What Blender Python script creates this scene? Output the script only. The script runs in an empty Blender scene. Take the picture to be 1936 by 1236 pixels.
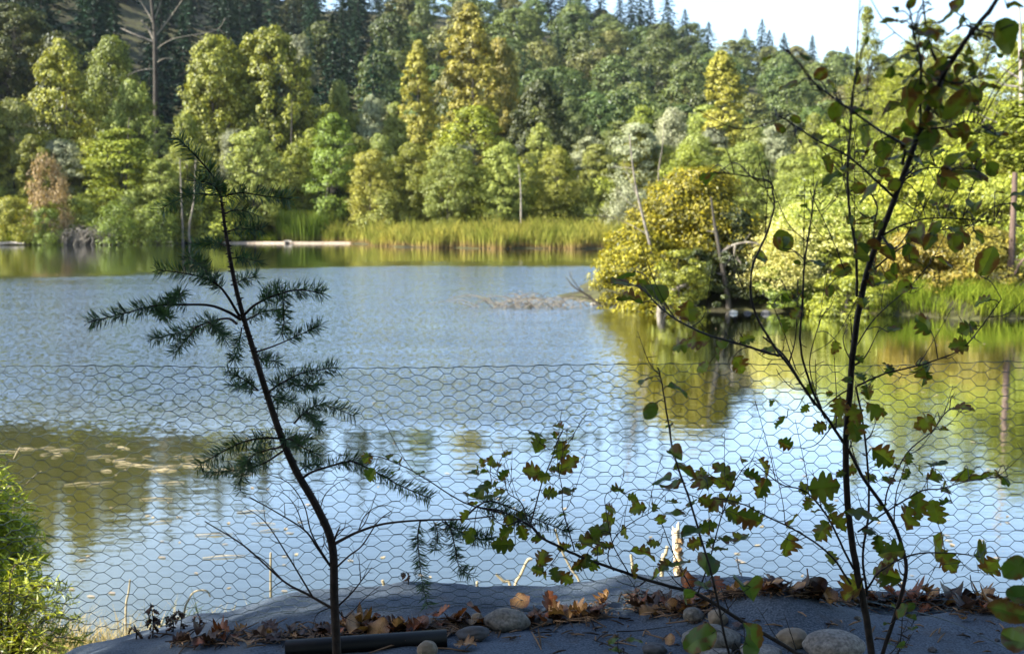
import bpy, bmesh, math, random
import numpy as np
from mathutils import Vector, noise as mnoise

C = bpy.context.scene
# ------------------------------------------------------------------ camera, sky, sun, exposure
W, H, F = 1936.0, 1236.0, 2150.0
CAMZ = 2.6
PITCH = math.atan(213.0 / F)
CAM = np.array([0.0, 0.0, CAMZ])
cd = bpy.data.cameras.new("camera")
cam = bpy.data.objects.new("camera", cd)
C.collection.objects.link(cam)
cam.location = (0, 0, CAMZ)
cam.rotation_euler = (math.pi / 2 - PITCH, 0, 0)
cd.sensor_width = 36.0
cd.lens = F / W * 36.0
cd.clip_start = 0.05
cd.clip_end = 6000
cd.dof.use_dof = True
cd.dof.focus_distance = 2.2
cd.dof.aperture_fstop = 9.0
C.camera = cam

SUN_EL, SUN_AZ = math.radians(36), math.radians(-109)      # azimuth clockwise from +Y
world = bpy.data.worlds.new("World")
C.world = world
world.use_nodes = True
wn = world.node_tree.nodes
bg = wn['Background']
sky = wn.new('ShaderNodeTexSky')
sky.sky_type = 'NISHITA'
sky.sun_disc = False
sky.sun_elevation = SUN_EL
sky.sun_rotation = SUN_AZ
sky.dust_density = 1.0
sky.air_density = 1.0
sky.ozone_density = 1.2
world.node_tree.links.new(sky.outputs[0], bg.inputs[0])
bg.inputs[1].default_value = 0.10
sd = bpy.data.lights.new("sun", 'SUN')
sun = bpy.data.objects.new("sun", sd)
C.collection.objects.link(sun)
sd.energy = 5.0
sd.angle = math.radians(0.53)
sd.color = (1.0, 0.93, 0.80)
sdir = Vector((math.sin(SUN_AZ) * math.cos(SUN_EL), math.cos(SUN_AZ) * math.cos(SUN_EL), math.sin(SUN_EL)))
sun.rotation_euler = sdir.to_track_quat('Z', 'Y').to_euler()
sun.location = (-30, 0, 40)
C.view_settings.view_transform = 'Standard'
C.view_settings.look = 'None'
C.view_settings.exposure = 1.95
C.view_settings.gamma = 1.0
C.cycles.use_denoising = True
C.cycles.max_bounces = 6
C.cycles.diffuse_bounces = 2
C.cycles.transparent_max_bounces = 4

# ------------------------------------------------------------------ helpers
FWD = np.array([0, math.cos(PITCH), -math.sin(PITCH)])
UPV = np.array([0, math.sin(PITCH), math.cos(PITCH)])
def ray(u, v):
    return FWD + (u - W / 2) / F * np.array([1.0, 0, 0]) - (v - H / 2) / F * UPV
def at(u, v, D):
    d = ray(u, v)
    return CAM + d * (D / d[1])
def sstep(a, b, x):
    t = np.clip((x - a) / (b - a), 0, 1)
    return t * t * (3 - 2 * t)

class MB:
    """collects shapes, then links them as ONE mesh object"""
    def __init__(s):
        s.v, s.f, s.m, s.sm, s.n = [], [], [], [], 0
        s.attr = []
    def add(s, verts, faces, mat=0, smooth=False, attr=None):
        verts = np.asarray(verts, dtype=np.float64).reshape(-1, 3)
        faces = np.asarray(faces, dtype=np.int64)
        s.v.append(verts)
        s.f.append(faces + s.n)
        s.m.append(mat)
        s.sm.append(smooth)
        s.attr.append(np.zeros(len(verts)) if attr is None else np.asarray(attr, dtype=np.float64))
        s.n += len(verts)
    def mesh(s, name, mats, attr_name=None):
        me = bpy.data.meshes.new(name)
        V = np.concatenate(s.v) if s.v else np.zeros((0, 3))
        me.vertices.add(len(V))
        me.vertices.foreach_set("co", V.astype(np.float32).ravel())
        loops = np.concatenate([f.ravel() for f in s.f])
        cnt = np.concatenate([np.full(len(f), f.shape[1]) for f in s.f])
        mi = np.concatenate([np.full(len(f), m) for f, m in zip(s.f, s.m)])
        sm = np.concatenate([np.full(len(f), q) for f, q in zip(s.f, s.sm)])
        st = np.concatenate([[0], np.cumsum(cnt)[:-1]])
        me.loops.add(len(loops))
        me.loops.foreach_set("vertex_index", loops.astype(np.int32))
        me.polygons.add(len(cnt))
        me.polygons.foreach_set("loop_start", st.astype(np.int32))
        me.polygons.foreach_set("material_index", mi.astype(np.int32))
        me.polygons.foreach_set("use_smooth", sm.astype(bool))
        if attr_name:
            a = me.attributes.new(attr_name, 'FLOAT', 'POINT')
            a.data.foreach_set("value", np.concatenate(s.attr).astype(np.float32))
        for m in (mats if isinstance(mats, (list, tuple)) else [mats]):
            me.materials.append(m)
        me.update(calc_edges=True)
        me.validate()
        return me
    def build(s, name, mats, parent=None, attr_name=None):
        o = bpy.data.objects.new(name, s.mesh(name, mats, attr_name))
        C.collection.objects.link(o)
        if parent: o.parent = parent
        return o

def tag(o, label=None, cat=None, group=None, kind=None):
    if label: o['label'] = label
    if cat: o['category'] = cat
    if group: o['group'] = group
    if kind: o['kind'] = kind
    return o
def empty(name, loc=(0, 0, 0)):
    o = bpy.data.objects.new(name, None)
    o.location = loc
    o.empty_display_size = 0.2
    C.collection.objects.link(o)
    return o
def copy_tree(o, parent=None):
    c = o.copy()
    C.collection.objects.link(c)
    if parent: c.parent = parent
    for ch in list(o.children):
        copy_tree(ch, c)
    return c

def tube(mb, pts, rad, k=6, mat=0, smooth=True, cap=True):
    P = np.asarray(pts, dtype=float)
    n = len(P)
    R = np.broadcast_to(np.asarray(rad, dtype=float), (n,)) if np.ndim(rad) else np.full(n, rad)
    T = np.gradient(P, axis=0)
    T /= np.linalg.norm(T, axis=1)[:, None] + 1e-12
    ref = np.array([0.0, 0, 1]) if abs(T[0][2]) < 0.9 else np.array([1.0, 0, 0])
    A = np.empty_like(P)
    a = np.cross(T[0], ref)
    a /= np.linalg.norm(a)
    for i in range(n):
        a = a - T[i] * np.dot(a, T[i])
        a /= np.linalg.norm(a) + 1e-12
        A[i] = a
    B = np.cross(T, A)
    th = np.arange(k) * 2 * math.pi / k
    ring = P[:, None, :] + R[:, None, None] * (np.cos(th)[None, :, None] * A[:, None, :] + np.sin(th)[None, :, None] * B[:, None, :])
    V = ring.reshape(-1, 3)
    i = np.arange(n - 1)[:, None] * k
    j = np.arange(k)[None, :]
    j2 = (j + 1) % k
    f = np.stack([i + j, i + j2, i + k + j2, i + k + j], -1).reshape(-1, 4)
    mb.add(V, f, mat, smooth)
    if cap:
        for e, P0 in ((0, P[0]), (n - 1, P[-1])):
            c = np.vstack([ring[e], P0])
            fs = [[k, (q + 1) % k, q] if e == 0 else [k, q, (q + 1) % k] for q in range(k)]
            mb.add(c, fs, mat, smooth)

def spline(pts, m=8):
    """Catmull-Rom through the given points"""
    P = np.asarray(pts, dtype=float)
    if len(P) < 3: 
        t = np.linspace(0, 1, m + 1)[:, None]
        return P[0] * (1 - t) + P[-1] * t
    Q = np.vstack([2 * P[0] - P[1], P, 2 * P[-1] - P[-2]])
    out = []
    for i in range(1, len(Q) - 2):
        t = np.linspace(0, 1, m, endpoint=False)[:, None]
        p0, p1, p2, p3 = Q[i - 1], Q[i], Q[i + 1], Q[i + 2]
        out.append(0.5 * ((2 * p1) + (-p0 + p2) * t + (2 * p0 - 5 * p1 + 4 * p2 - p3) * t ** 2 + (-p0 + 3 * p1 - 3 * p2 + p3) * t ** 3))
    out.append(P[-1:])
    return np.vstack(out)

def unit(a):
    return a / (np.linalg.norm(a, axis=-1, keepdims=True) + 1e-12)

def add_leaves(mb, P, N, size, aspect, rng, mat=0, T=None):
    """rhombic leaf blades, each its own island"""
    n = len(P)
    N = unit(N)
    if T is None: T = rng.normal(size=(n, 3))
    T = unit(T - N * np.sum(T * N, 1)[:, None])
    B = np.cross(N, T)
    s = np.broadcast_to(size, (n,))[:, None]
    fold = s * 0.10
    v0 = P - T * s * 0.5
    v1 = P + B * s * aspect * 0.5 + N * fold
    v2 = P + T * s * 0.5
    v3 = P - B * s * aspect * 0.5 + N * fold
    V = np.stack([v0, v1, v2, v3], 1).reshape(-1, 3)
    mb.add(V, np.arange(n * 4).reshape(-1, 4), mat, False)

# ------------------------------------------------------------------ materials
def new_mat(name):
    m = bpy.data.materials.new(name)
    m.use_nodes = True
    nt = m.node_tree
    nt.nodes.clear()
    out = nt.nodes.new('ShaderNodeOutputMaterial')
    return m, nt, nt.nodes, nt.links, out
def ramp(nodes, stops, interp='LINEAR'):
    r = nodes.new('ShaderNodeValToRGB')
    r.color_ramp.interpolation = interp
    while len(r.color_ramp.elements) < len(stops): r.color_ramp.elements.new(0.5)
    for e, (p, c) in zip(r.color_ramp.elements, stops):
        e.position = p
        e.color = (*c, 1) if len(c) == 3 else c
    return r
def noise_node(nodes, links, scale, detail=4, coord='Object', rough=0.5, mapping=None):
    tc = nodes.new('ShaderNodeTexCoord')
    t = nodes.new('ShaderNodeTexNoise')
    t.inputs['Scale'].default_value = scale
    t.inputs['Detail'].default_value = detail
    t.inputs['Roughness'].default_value = rough
    if mapping:
        mp = nodes.new('ShaderNodeMapping')
        mp.inputs['Scale'].default_value = mapping
        links.new(tc.outputs[coord], mp.inputs[0])
        links.new(mp.outputs[0], t.inputs['Vector'])
    else:
        links.new(tc.outputs[coord], t.inputs['Vector'])
    return t

def leaf_mat(name, c1, c2, transl=0.25, var=0.25, hue=0.012, gloss=0.025):
    m, nt, N, L, out = new_mat(name)
    geo = N.new('ShaderNodeNewGeometry')
    r = ramp(N, [(0.0, tuple(q * 0.55 for q in c1)), (0.5, tuple((q + w) * .46 for q, w in zip(c1, c2))), (1.0, tuple(q * 1.12 for q in c2))])
    L.new(geo.outputs['Random Per Island'], r.inputs[0])
    oi = N.new('ShaderNodeObjectInfo')
    hs = N.new('ShaderNodeHueSaturation')
    mr = N.new('ShaderNodeMapRange')
    mr.inputs['To Min'].default_value = 1 - var
    mr.inputs['To Max'].default_value = 1 + var
    L.new(oi.outputs['Random'], mr.inputs['Value'])
    L.new(mr.outputs[0], hs.inputs['Value'])
    mh = N.new('ShaderNodeMapRange')
    mh.inputs['To Min'].default_value = 0.5 - hue
    mh.inputs['To Max'].default_value = 0.5 + hue
    wn_ = N.new('ShaderNodeTexWhiteNoise')
    wn_.noise_dimensions = '1D'
    L.new(oi.outputs['Random'], wn_.inputs['W'])
    L.new(wn_.outputs['Value'], mh.inputs['Value'])
    L.new(mh.outputs[0], hs.inputs['Hue'])
    L.new(r.outputs[0], hs.inputs['Color'])
    d = N.new('ShaderNodeBsdfDiffuse')
    t = N.new('ShaderNodeBsdfTranslucent')
    L.new(hs.outputs[0], d.inputs[0])
    tint = N.new('ShaderNodeMix')
    tint.data_type = 'RGBA'; tint.blend_type = 'MULTIPLY'
    tint.inputs[0].default_value = 1.0
    tint.inputs[7].default_value = (1.15, 1.1, 0.45, 1)
    L.new(hs.outputs[0], tint.inputs[6])
    L.new(tint.outputs[2], t.inputs[0])
    mx = N.new('ShaderNodeMixShader')
    mx.inputs[0].default_value = transl
    L.new(d.outputs[0], mx.inputs[1])
    L.new(t.outputs[0], mx.inputs[2])
    g = N.new('ShaderNodeBsdfGlossy')
    g.inputs['Roughness'].default_value = 0.45
    g.inputs[0].default_value = (0.9, 0.95, 1, 1)
    mg = N.new('ShaderNodeMixShader')
    mg.inputs[0].default_value = gloss
    L.new(mx.outputs[0], mg.inputs[1])
    L.new(g.outputs[0], mg.inputs[2])
    L.new(mg.outputs[0], out.inputs[0])
    return m

def rough_mat(name, c1, c2, scale=8, rough=0.85, bump=0.3, bscale=None, bdist=0.01, detail=6, mapping=None, spec=0.3, mid=(0.35, 0.65)):
    m, nt, N, L, out = new_mat(name)
    p = N.new('ShaderNodeBsdfPrincipled')
    n = noise_node(N, L, scale, detail, mapping=mapping, rough=0.6)
    r = ramp(N, [(mid[0], c1), (mid[1], c2)])
    L.new(n.outputs[0], r.inputs[0])
    L.new(r.outputs[0], p.inputs['Base Color'])
    p.inputs['Roughness'].default_value = rough
    p.inputs['Specular IOR Level'].default_value = spec
    if bump:
        n2 = noise_node(N, L, bscale or scale * 3, 6, mapping=mapping, rough=0.6)
        b = N.new('ShaderNodeBump')
        b.inputs['Strength'].default_value = bump
        b.inputs['Distance'].default_value = bdist
        L.new(n2.outputs[0], b.inputs['Height'])
        L.new(b.outputs[0], p.inputs['Normal'])
    L.new(p.outputs[0], out.inputs[0])
    return m

M = {}
M['sage'] = leaf_mat('leaf_sage', (0.145, 0.185, 0.028), (0.30, 0.33, 0.065))
M['olive'] = leaf_mat('leaf_olive', (0.145, 0.17, 0.016), (0.31, 0.32, 0.038))
M['yellowgreen'] = leaf_mat('leaf_yellowgreen', (0.16, 0.21, 0.018), (0.33, 0.36, 0.036))
M['green'] = leaf_mat('leaf_green', (0.085, 0.125, 0.012), (0.20, 0.25, 0.03))
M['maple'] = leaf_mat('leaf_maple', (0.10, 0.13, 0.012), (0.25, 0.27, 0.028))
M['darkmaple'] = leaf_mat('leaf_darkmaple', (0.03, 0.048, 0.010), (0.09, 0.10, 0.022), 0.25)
M['golden'] = leaf_mat('leaf_golden', (0.22, 0.21, 0.022), (0.38, 0.355, 0.055))
M['tan'] = leaf_mat('leaf_tan', (0.22, 0.15, 0.06), (0.36, 0.26, 0.12))
M['silver'] = leaf_mat('leaf_silver', (0.19, 0.21, 0.11), (0.32, 0.34, 0.20))
M['hill'] = leaf_mat('leaf_hill', (0.045, 0.080, 0.020), (0.135, 0.175, 0.044), 0.3, 0.4, 0.025)
M['hillgold'] = leaf_mat('leaf_hillgold', (0.09, 0.10, 0.026), (0.20, 0.20, 0.058), 0.3, 0.3, 0.02)
M['conifer'] = leaf_mat('needle_conifer', (0.011, 0.030, 0.016), (0.028, 0.060, 0.028), 0.12, 0.35, 0.012)
M['yellowshrub'] = leaf_mat('leaf_yellowshrub', (0.085, 0.10, 0.007), (0.36, 0.29, 0.014), 0.3)
M['pale'] = leaf_mat('leaf_pale_flower', (0.45, 0.47, 0.11), (0.72, 0.69, 0.30), 0.35)
M['knot'] = leaf_mat('leaf_knotweed', (0.12, 0.18, 0.020), (0.28, 0.33, 0.05), 0.4)
M['rust'] = leaf_mat('leaf_rusty', (0.15, 0.15, 0.018), (0.32, 0.25, 0.04), 0.35)
M['lime'] = leaf_mat('leaf_lime', (0.12, 0.17, 0.015), (0.30, 0.33, 0.04), 0.45)
M['bushlime'] = leaf_mat('leaf_bush_lime', (0.20, 0.27, 0.018), (0.50, 0.54, 0.06), 0.4)
M['bark'] = rough_mat('bark_grey', (0.02, 0.017, 0.014), (0.07, 0.062, 0.05), 3, mapping=(1, 1, 0.2))
M['barkpale'] = rough_mat('bark_pale', (0.15, 0.135, 0.11), (0.32, 0.29, 0.25), 4, mapping=(1, 1, 0.3))
M['barkbrown'] = rough_mat('bark_brown', (0.045, 0.030, 0.023), (0.13, 0.09, 0.07), 5, mapping=(1, 1, 0.2))
M['deadwood'] = rough_mat('dead_wood', (0.075, 0.065, 0.052), (0.21, 0.19, 0.155), 5)

# ------------------------------------------------------------------ terrain
RNG = np.random.default_rng(7)
def edge_v(u):
    return np.interp(u, [60, 170, 330, 400, 480, 560, 700, 790, 830, 860, 900, 1000, 1080, 1200, 1280, 1400, 1480, 1550, 1650, 1800, 1936, 2200],
                     [1275, 1236, 1188, 1165, 1148, 1130, 1125, 1120, 1111, 1109, 1117, 1119, 1113, 1106, 1103, 1101, 1110, 1122, 1128, 1137, 1141, 1148])
YE = 2.75
def edge_z(x):
    return CAMZ - (edge_v(x / YE * F + W / 2) - 405.0) * YE / F * 1.0
def fab_z(x, y):
    x = np.asarray(x, float); y = np.asarray(y, float)
    ze = edge_z(x)
    tilt = -0.26 * np.clip(-0.52 - x, 0, 3) - 0.02 * np.clip(x - 1.2, 0, 3)
    z0 = 1.752 + tilt * 0.6
    z1 = 1.722 + tilt
    z = np.where(y < 2.42, z0 + (z1 - z0) * sstep(1.9, 2.42, y), z1 + (ze - z1) * sstep(2.42, YE, y))
    z = z + 0.075 * np.exp(-((x - 0.56) / 0.16) ** 2 - ((y - 2.36) / 0.14) ** 2)
    z = z + 0.030 * np.exp(-((x - 1.25) / 0.30) ** 2 - ((y - 2.30) / 0.20) ** 2)
    z = z - 0.05 * sstep(0.65, 1.0, x) * np.exp(-((y - 2.58) / 0.10) ** 2)
    z = z + 0.006 * np.sin(x * 9 + y * 4) + 0.004 * np.sin(x * 23 - y * 11) + 0.0035 * np.sin(x * 41 + 6 * np.sin(y * 5)) * np.sin(y * 17 + x * 5)
    z = z - np.clip(y - YE, 0, 1) * 1.2
    return z
def near_z(x, y):
    t = np.interp(y, [0, 2.3, 2.6, 2.9, 3.3, 4.2, 5.6, 6.75, 7.4, 10], [1.68, 1.66, 1.58, 1.36, 1.15, 0.85, 0.38, 0.0, -0.25, -1.2])
    return t - 0.24 * np.clip(-0.5 - x, 0, 1.0) * sstep(3.4, 2.6, y)
FX = [-90, -60, -43, -32, -25, -15, -11, -6, 0, 8, 14, 40]
FY = [88, 92, 96, 101, 104.5, 103.5, 93, 88, 86, 86, 84, 70]
def far_y(x):
    return np.interp(x, FX, FY) + 0.7 * np.sin(x * 0.9) + 0.4 * np.sin(x * 2.3)
RV_U = [-900, 0, 130, 330, 600, 800, 985, 1130, 1260, 1330, 1430, 1560, 1700, 1936, 2800]
RV_V = [-200, -160, -145, -80, -22, -12, 8, 48, 68, 88, 108, 135, 152, 172, 230]
def hill_z(x, y):
    r = np.sqrt(x * x + y * y)
    u = np.clip(x / np.maximum(y, 1) * F + W / 2, -900, 2800)
    u = np.where(y < 1, np.where(x < 0, -900, 2800), u)
    v = np.interp(u, RV_U, RV_V)
    rr = np.interp(u, [0, 700, 1300, 1936], [300, 340, 380, 420])
    r0 = np.interp(u, [0, 700, 1300, 1936], [122, 132, 146, 165])
    zr = np.maximum((405 - v) / F * rr - 7.0, 0)
    s = np.clip((r - r0) / (rr - r0), 0, 1)
    p = s ** 1.15 + 0.07 * np.sin(s * 9 + u * 0.006) * s * (1 - s) * 2
    z = zr * p
    z = z - np.clip(r - rr, 0, 5000) * 0.10
    return z * sstep(60, 110, y)
def pen_sd(x, y):
    """> 0 on the right-hand peninsula"""
    cx, cy, rx, ry = 14.5, 37.6, 12.6, 8.2
    a = 1 - (np.abs((x - cx) / rx) ** 2.6 + np.abs((y - cy) / ry) ** 2.6) ** (1 / 2.6)
    a = a * 8.0
    b = np.minimum((x - 11.0 - 0.06 * (y - 30)), (y - 28.6))
    return np.maximum(a, b) + 0.35 * np.sin(x * 1.1 + y * .7) 
def ground_z(x, y):
    x = np.asarray(x, float); y = np.asarray(y, float)
    base = np.full(np.broadcast(x, y).shape, -1.2)
    nz = np.where(y < 10, near_z(x, y), -1.2)
    d = y - far_y(x)
    fz = np.interp(d, [-6, 0, 3, 25, 60], [-1.2, 0.0, 0.35, 0.9, 1.6])
    d2 = pen_sd(x, y)
    pz = np.interp(d2, [-2.5, 0, 0.6, 3, 12], [-1.2, 0.0, 0.28, 0.6, 1.0])
    dl = np.maximum(-x - 62 - 0.1 * y, x - 34 - 0.02 * y)
    lz = np.interp(dl, [-6, 0, 4, 20], [-1.2, 0.0, 0.6, 1.5])
    z = np.maximum.reduce([base, nz, fz, pz, lz])
    z = z + 0.05 * np.sin(x * 1.7 + 1) * np.sin(y * 1.3) * (z > 0.05) * (y > 8)
    return z + hill_z(x, y)
def gz(x, y): return float(ground_z(np.array(x, float), np.array(y, float)))
def on_fab(u, v, lift=0.0):
    d = ray(u, v)
    lo = 0.9
    for t in np.arange(0.9, 3.4, 0.004):
        p = CAM + d * (t / d[1])
        if p[2] <= float(fab_z(p[0], p[1])) or p[1] > 3.3:
            return np.array([p[0], p[1], float(fab_z(p[0], p[1])) + lift])
    return CAM + d * (2.7 / d[1])

ang = np.concatenate([np.linspace(-180, -62, 40, endpoint=False), np.linspace(-62, 62, 380, endpoint=False), np.linspace(62, 180, 40, endpoint=False)])
ang = np.radians(ang)
rad = 0.35 * (1500 / 0.35) ** (np.arange(271) / 270.0)
AA, RR = np.meshgrid(ang, rad)
X, Y = RR * np.sin(AA), RR * np.cos(AA)
Z = ground_z(X, Y)
na, nr = len(ang), len(rad)
mb = MB()
i = np.arange(nr - 1)[:, None] * na
j = np.arange(na)[None, :]; j2 = (j + 1) % na
mb.add(np.stack([X, Y, Z], -1).reshape(-1, 3), np.stack([i + j, i + na + j, i + na + j2, i + j2], -1).reshape(-1, 4), 0, True)
cen = np.vstack([np.stack([X[0], Y[0], Z[0]], -1), [[0, 0, Z[0].mean()]]])
mb.add(cen, [[na, q, (q + 1) % na] for q in range(na)], 0, True)
M['ground'] = rough_mat('earth_and_moss', (0.022, 0.019, 0.009), (0.065, 0.066, 0.02), 0.9, bump=0.6, bscale=6, bdist=0.05)
g = mb.build('ground', M['ground'])
tag(g, kind='structure')

# ------------------------------------------------------------------ water
def water_mat():
    m, nt, N, L, out = new_mat('pond_water')
    tc = N.new('ShaderNodeTexCoord')
    sep = N.new('ShaderNodeSeparateXYZ')
    L.new(tc.outputs['Object'], sep.inputs[0])
    def mrange(src, a, b, c=0.0, d=1.0):
        r = N.new('ShaderNodeMapRange')
        r.interpolation_type = 'SMOOTHSTEP'
        r.inputs['From Min'].default_value = a; r.inputs['From Max'].default_value = b
        r.inputs['To Min'].default_value = c; r.inputs['To Max'].default_value = d
        L.new(src, r.inputs['Value']); return r.outputs[0]
    def math_(op, a, b):
        q = N.new('ShaderNodeMath'); q.operation = op
        for k, s in enumerate((a, b)):
            if isinstance(s, (int, float)): q.inputs[k].default_value = s
            else: L.new(s, q.inputs[k])
        return q.outputs[0]
    big = noise_node(N, L, 1.0, 3, mapping=(0.05, 0.16, 1))
    wob = math_('MULTIPLY', math_('SUBTRACT', big.outputs[0], 0.5), 1.0)
    y = sep.outputs['Y']; x = sep.outputs['X']
    ywn = math_('ADD', y, math_('MULTIPLY', wob, 9.0))
    left = mrange(x, -2, -22, 0.0, 14.0)
    ywf = math_('ADD', math_('ADD', y, left), math_('MULTIPLY', wob, 26.0))
    near = mrange(ywn, 12.3, 15.0)
    far = mrange(ywf, 66, 52)
    lee = mrange(math_('SUBTRACT', x, math_('MULTIPLY', math_('SUBTRACT', y, 13.0), 0.14)), 1.6, -0.6)
    lee = math_('MAXIMUM', lee, mrange(y, 34, 38))
    wind = math_('MULTIPLY', math_('MULTIPLY', near, far), lee)
    streak = noise_node(N, L, 1.0, 4, mapping=(0.25, 0.9, 1))
    gust = mrange(streak.outputs[0], 0.25, 0.65, 0.55, 1.0)
    wind = math_('MULTIPLY', wind, gust)
    w1 = noise_node(N, L, 1.0, 4, mapping=(3.2, 5.5, 1), rough=0.55)
    w2 = noise_node(N, L, 1.0, 2, mapping=(0.5, 1.4, 1))
    amp = math_('ADD', math_('MULTIPLY', wind, 0.02), 0.0026)
    hh = math_('ADD', math_('MULTIPLY', w1.outputs[0], amp), math_('MULTIPLY', w2.outputs[0], 0.004))
    rip = noise_node(N, L, 1.0, 3, mapping=(13, 15, 1), rough=0.6)
    sub = N.new('ShaderNodeVectorMath'); sub.operation = 'SUBTRACT'
    L.new(rip.outputs['Color'], sub.inputs[0]); sub.inputs[1].default_value = (0.5, 0.5, 0.5)
    mul = N.new('ShaderNodeVectorMath'); mul.operation = 'MULTIPLY'
    L.new(sub.outputs[0], mul.inputs[0]); mul.inputs[1].default_value = (1.0, 1.5, 0.0)
    scl = N.new('ShaderNodeVectorMath'); scl.operation = 'SCALE'
    L.new(mul.outputs[0], scl.inputs[0]); L.new(math_('MULTIPLY', wind, 1.05), scl.inputs['Scale'])
    add = N.new('ShaderNodeVectorMath'); add.operation = 'ADD'
    bias = N.new('ShaderNodeCombineXYZ'); bias.inputs['Z'].default_value = 1.0
    L.new(math_('MULTIPLY', wind, -0.105), bias.inputs['Y'])
    L.new(scl.outputs[0], add.inputs[0]); L.new(bias.outputs[0], add.inputs[1])
    nrm = N.new('ShaderNodeVectorMath'); nrm.operation = 'NORMALIZE'
    L.new(add.outputs[0], nrm.inputs[0])
    b = N.new('ShaderNodeBump')
    b.inputs['Strength'].default_value = 1.0
    b.inputs['Distance'].default_value = 1.0
    L.new(hh, b.inputs['Height'])
    L.new(nrm.outputs[0], b.inputs['Normal'])
    fr = N.new('ShaderNodeFresnel')
    fr.inputs['IOR'].default_value = 1.33
    L.new(b.outputs[0], fr.inputs['Normal'])
    fac = mrange(fr.outputs[0], 0.0, 0.46, 0.17, 1.0)
    gl = N.new('ShaderNodeBsdfGlossy')
    gl.inputs['Roughness'].default_value = 0.03
    gl.inputs[0].default_value = (0.95, 0.97, 1, 1)
    L.new(b.outputs[0], gl.inputs['Normal'])
    df = N.new('ShaderNodeBsdfDiffuse')
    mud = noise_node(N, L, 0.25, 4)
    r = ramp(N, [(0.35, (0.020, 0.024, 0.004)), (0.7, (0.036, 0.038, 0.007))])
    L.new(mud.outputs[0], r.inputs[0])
    olive_mask = math_('MULTIPLY', mrange(math_('ADD', x, math_('MULTIPLY', wob, 3.0)), -1.6, -3.6), mrange(y, 17, 12))  # olive tint of weedy shallows, also painted in for the hill's olive reflection
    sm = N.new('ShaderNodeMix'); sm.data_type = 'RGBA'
    L.new(olive_mask, sm.inputs[0]); L.new(r.outputs[0], sm.inputs[6]); sm.inputs[7].default_value = (0.085, 0.080, 0.010, 1)
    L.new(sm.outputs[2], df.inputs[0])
    mx = N.new('ShaderNodeMixShader')
    L.new(fac, mx.inputs[0]); L.new(df.outputs[0], mx.inputs[1]); L.new(gl.outputs[0], mx.inputs[2])
    L.new(mx.outputs[0], out.inputs[0])
    return m
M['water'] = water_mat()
mb = MB()
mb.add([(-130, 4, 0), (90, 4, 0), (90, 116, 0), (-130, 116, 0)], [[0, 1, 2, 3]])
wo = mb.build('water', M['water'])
tag(wo, kind='structure')

# ------------------------------------------------------------------ tree builders
def crown_profile(kind, t):
    """relative radius at relative height t within the crown"""
    if kind == 'round': return math.sqrt(max(0.0, 1 - (2 * t - 0.95) ** 2 / 1.12))
    if kind == 'column': return (min(1, t * 4 + 0.35)) * (1 - t) ** 0.55 * (1.0 if t < 0.6 else 0.9)
    if kind == 'plume': return min(1, t * 2.6 + 0.42) * max(0.0, 1 - t ** 3.4) ** 0.62
    if kind == 'cone': return min(1, t * 6 + 0.4) * (1 - t) ** 0.75
    return math.sqrt(max(0.02, 1 - t ** 3.4))                       # dome reaching the ground
def make_crown(seed, Hh, Wd, kind, t0, nclump, nleaf, lsize, cl=0.17, trunk_r=0.14, up=0.5, aspect=0.6, lean=0.0, droop=0.0, extra=None):
    rng = np.random.default_rng(seed)
    crown, trunk = MB(), MB()
    z0 = Hh * t0
    top = Hh * 0.93
    k = 8
    tz = np.linspace(-0.3, top, k)
    wob = np.cumsum(rng.normal(0, Hh * 0.006, (k, 2)), 0)
    wob[0] = 0
    tp = np.column_stack([wob[:, 0] + lean * (tz / Hh) ** 2, wob[:, 1], tz])
    tr = trunk_r * (1 - np.linspace(0, 1, k) * 0.93)
    tube(trunk, tp, tr, 7)
    lobes = [(rng.uniform(0, 2 * math.pi), rng.uniform(0.0, 1), rng.uniform(0.5, 1.25)) for _ in range(12)]
    for c in range(nclump):
        t = rng.random() ** 0.85
        Rm = crown_profile(kind, t) * Wd / 2
        a = rng.uniform(0, 2 * math.pi)
        q = 1.0
        for la, lt, ls in lobes:
            w_ = math.exp(-((math.cos(a - la) - 1) ** 2) / 0.25 - ((t - lt) / 0.16) ** 2)
            q += (ls - 1) * w_
        rr = Rm * q * rng.uniform(0.25, 1.0) ** 0.5
        z = z0 + t * (Hh - z0) * 0.97
        cx = np.interp(z, tz, tp[:, 0]); cy = np.interp(z, tz, tp[:, 1])
        cen = np.array([cx + rr * math.cos(a), cy + rr * math.sin(a), z - droop * rr])
        cr = Wd * cl * rng.uniform(0.55, 1.45) * (0.55 + 0.45 * crown_profile(kind, t))
        if c % 3 == 0:
            zb = max(z0 * 0.7, z - rr * rng.uniform(0.5, 1.1))
            bb = np.array([np.interp(zb, tz, tp[:, 0]), np.interp(zb, tz, tp[:, 1]), zb])
            mid = (bb + cen) / 2 + np.array([0, 0, rr * 0.12])
            rb = trunk_r * 0.30 * (1 - 0.6 * t)
            tube(trunk, spline([bb, mid, cen], 4), np.linspace(rb, rb * 0.25, 9), 4)
        n = max(6, int(nleaf * rng.uniform(0.6, 1.3)))
        d = unit(rng.normal(size=(n, 3)))
        d[:, 2] = d[:, 2] * 0.8 + 0.18
        rad_ = cr * rng.uniform(0.15, 1.0, n)[:, None] ** 0.45
        P = cen + d * rad_ * np.array([1, 1, 0.72])
        out_ = np.array([math.cos(a), math.sin(a), 0.3])
        Nn = d * 0.9 + out_ * 0.4 + np.array([0, 0, up]) + rng.normal(0, 0.38, (n, 3))
        P[:, 2] = np.maximum(P[:, 2], 0.03)
        add_leaves(crown, P, Nn, lsize * rng.uniform(0.6, 1.35, n), aspect, rng)
    if extra: extra(crown, trunk, rng)
    return crown, trunk

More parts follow.
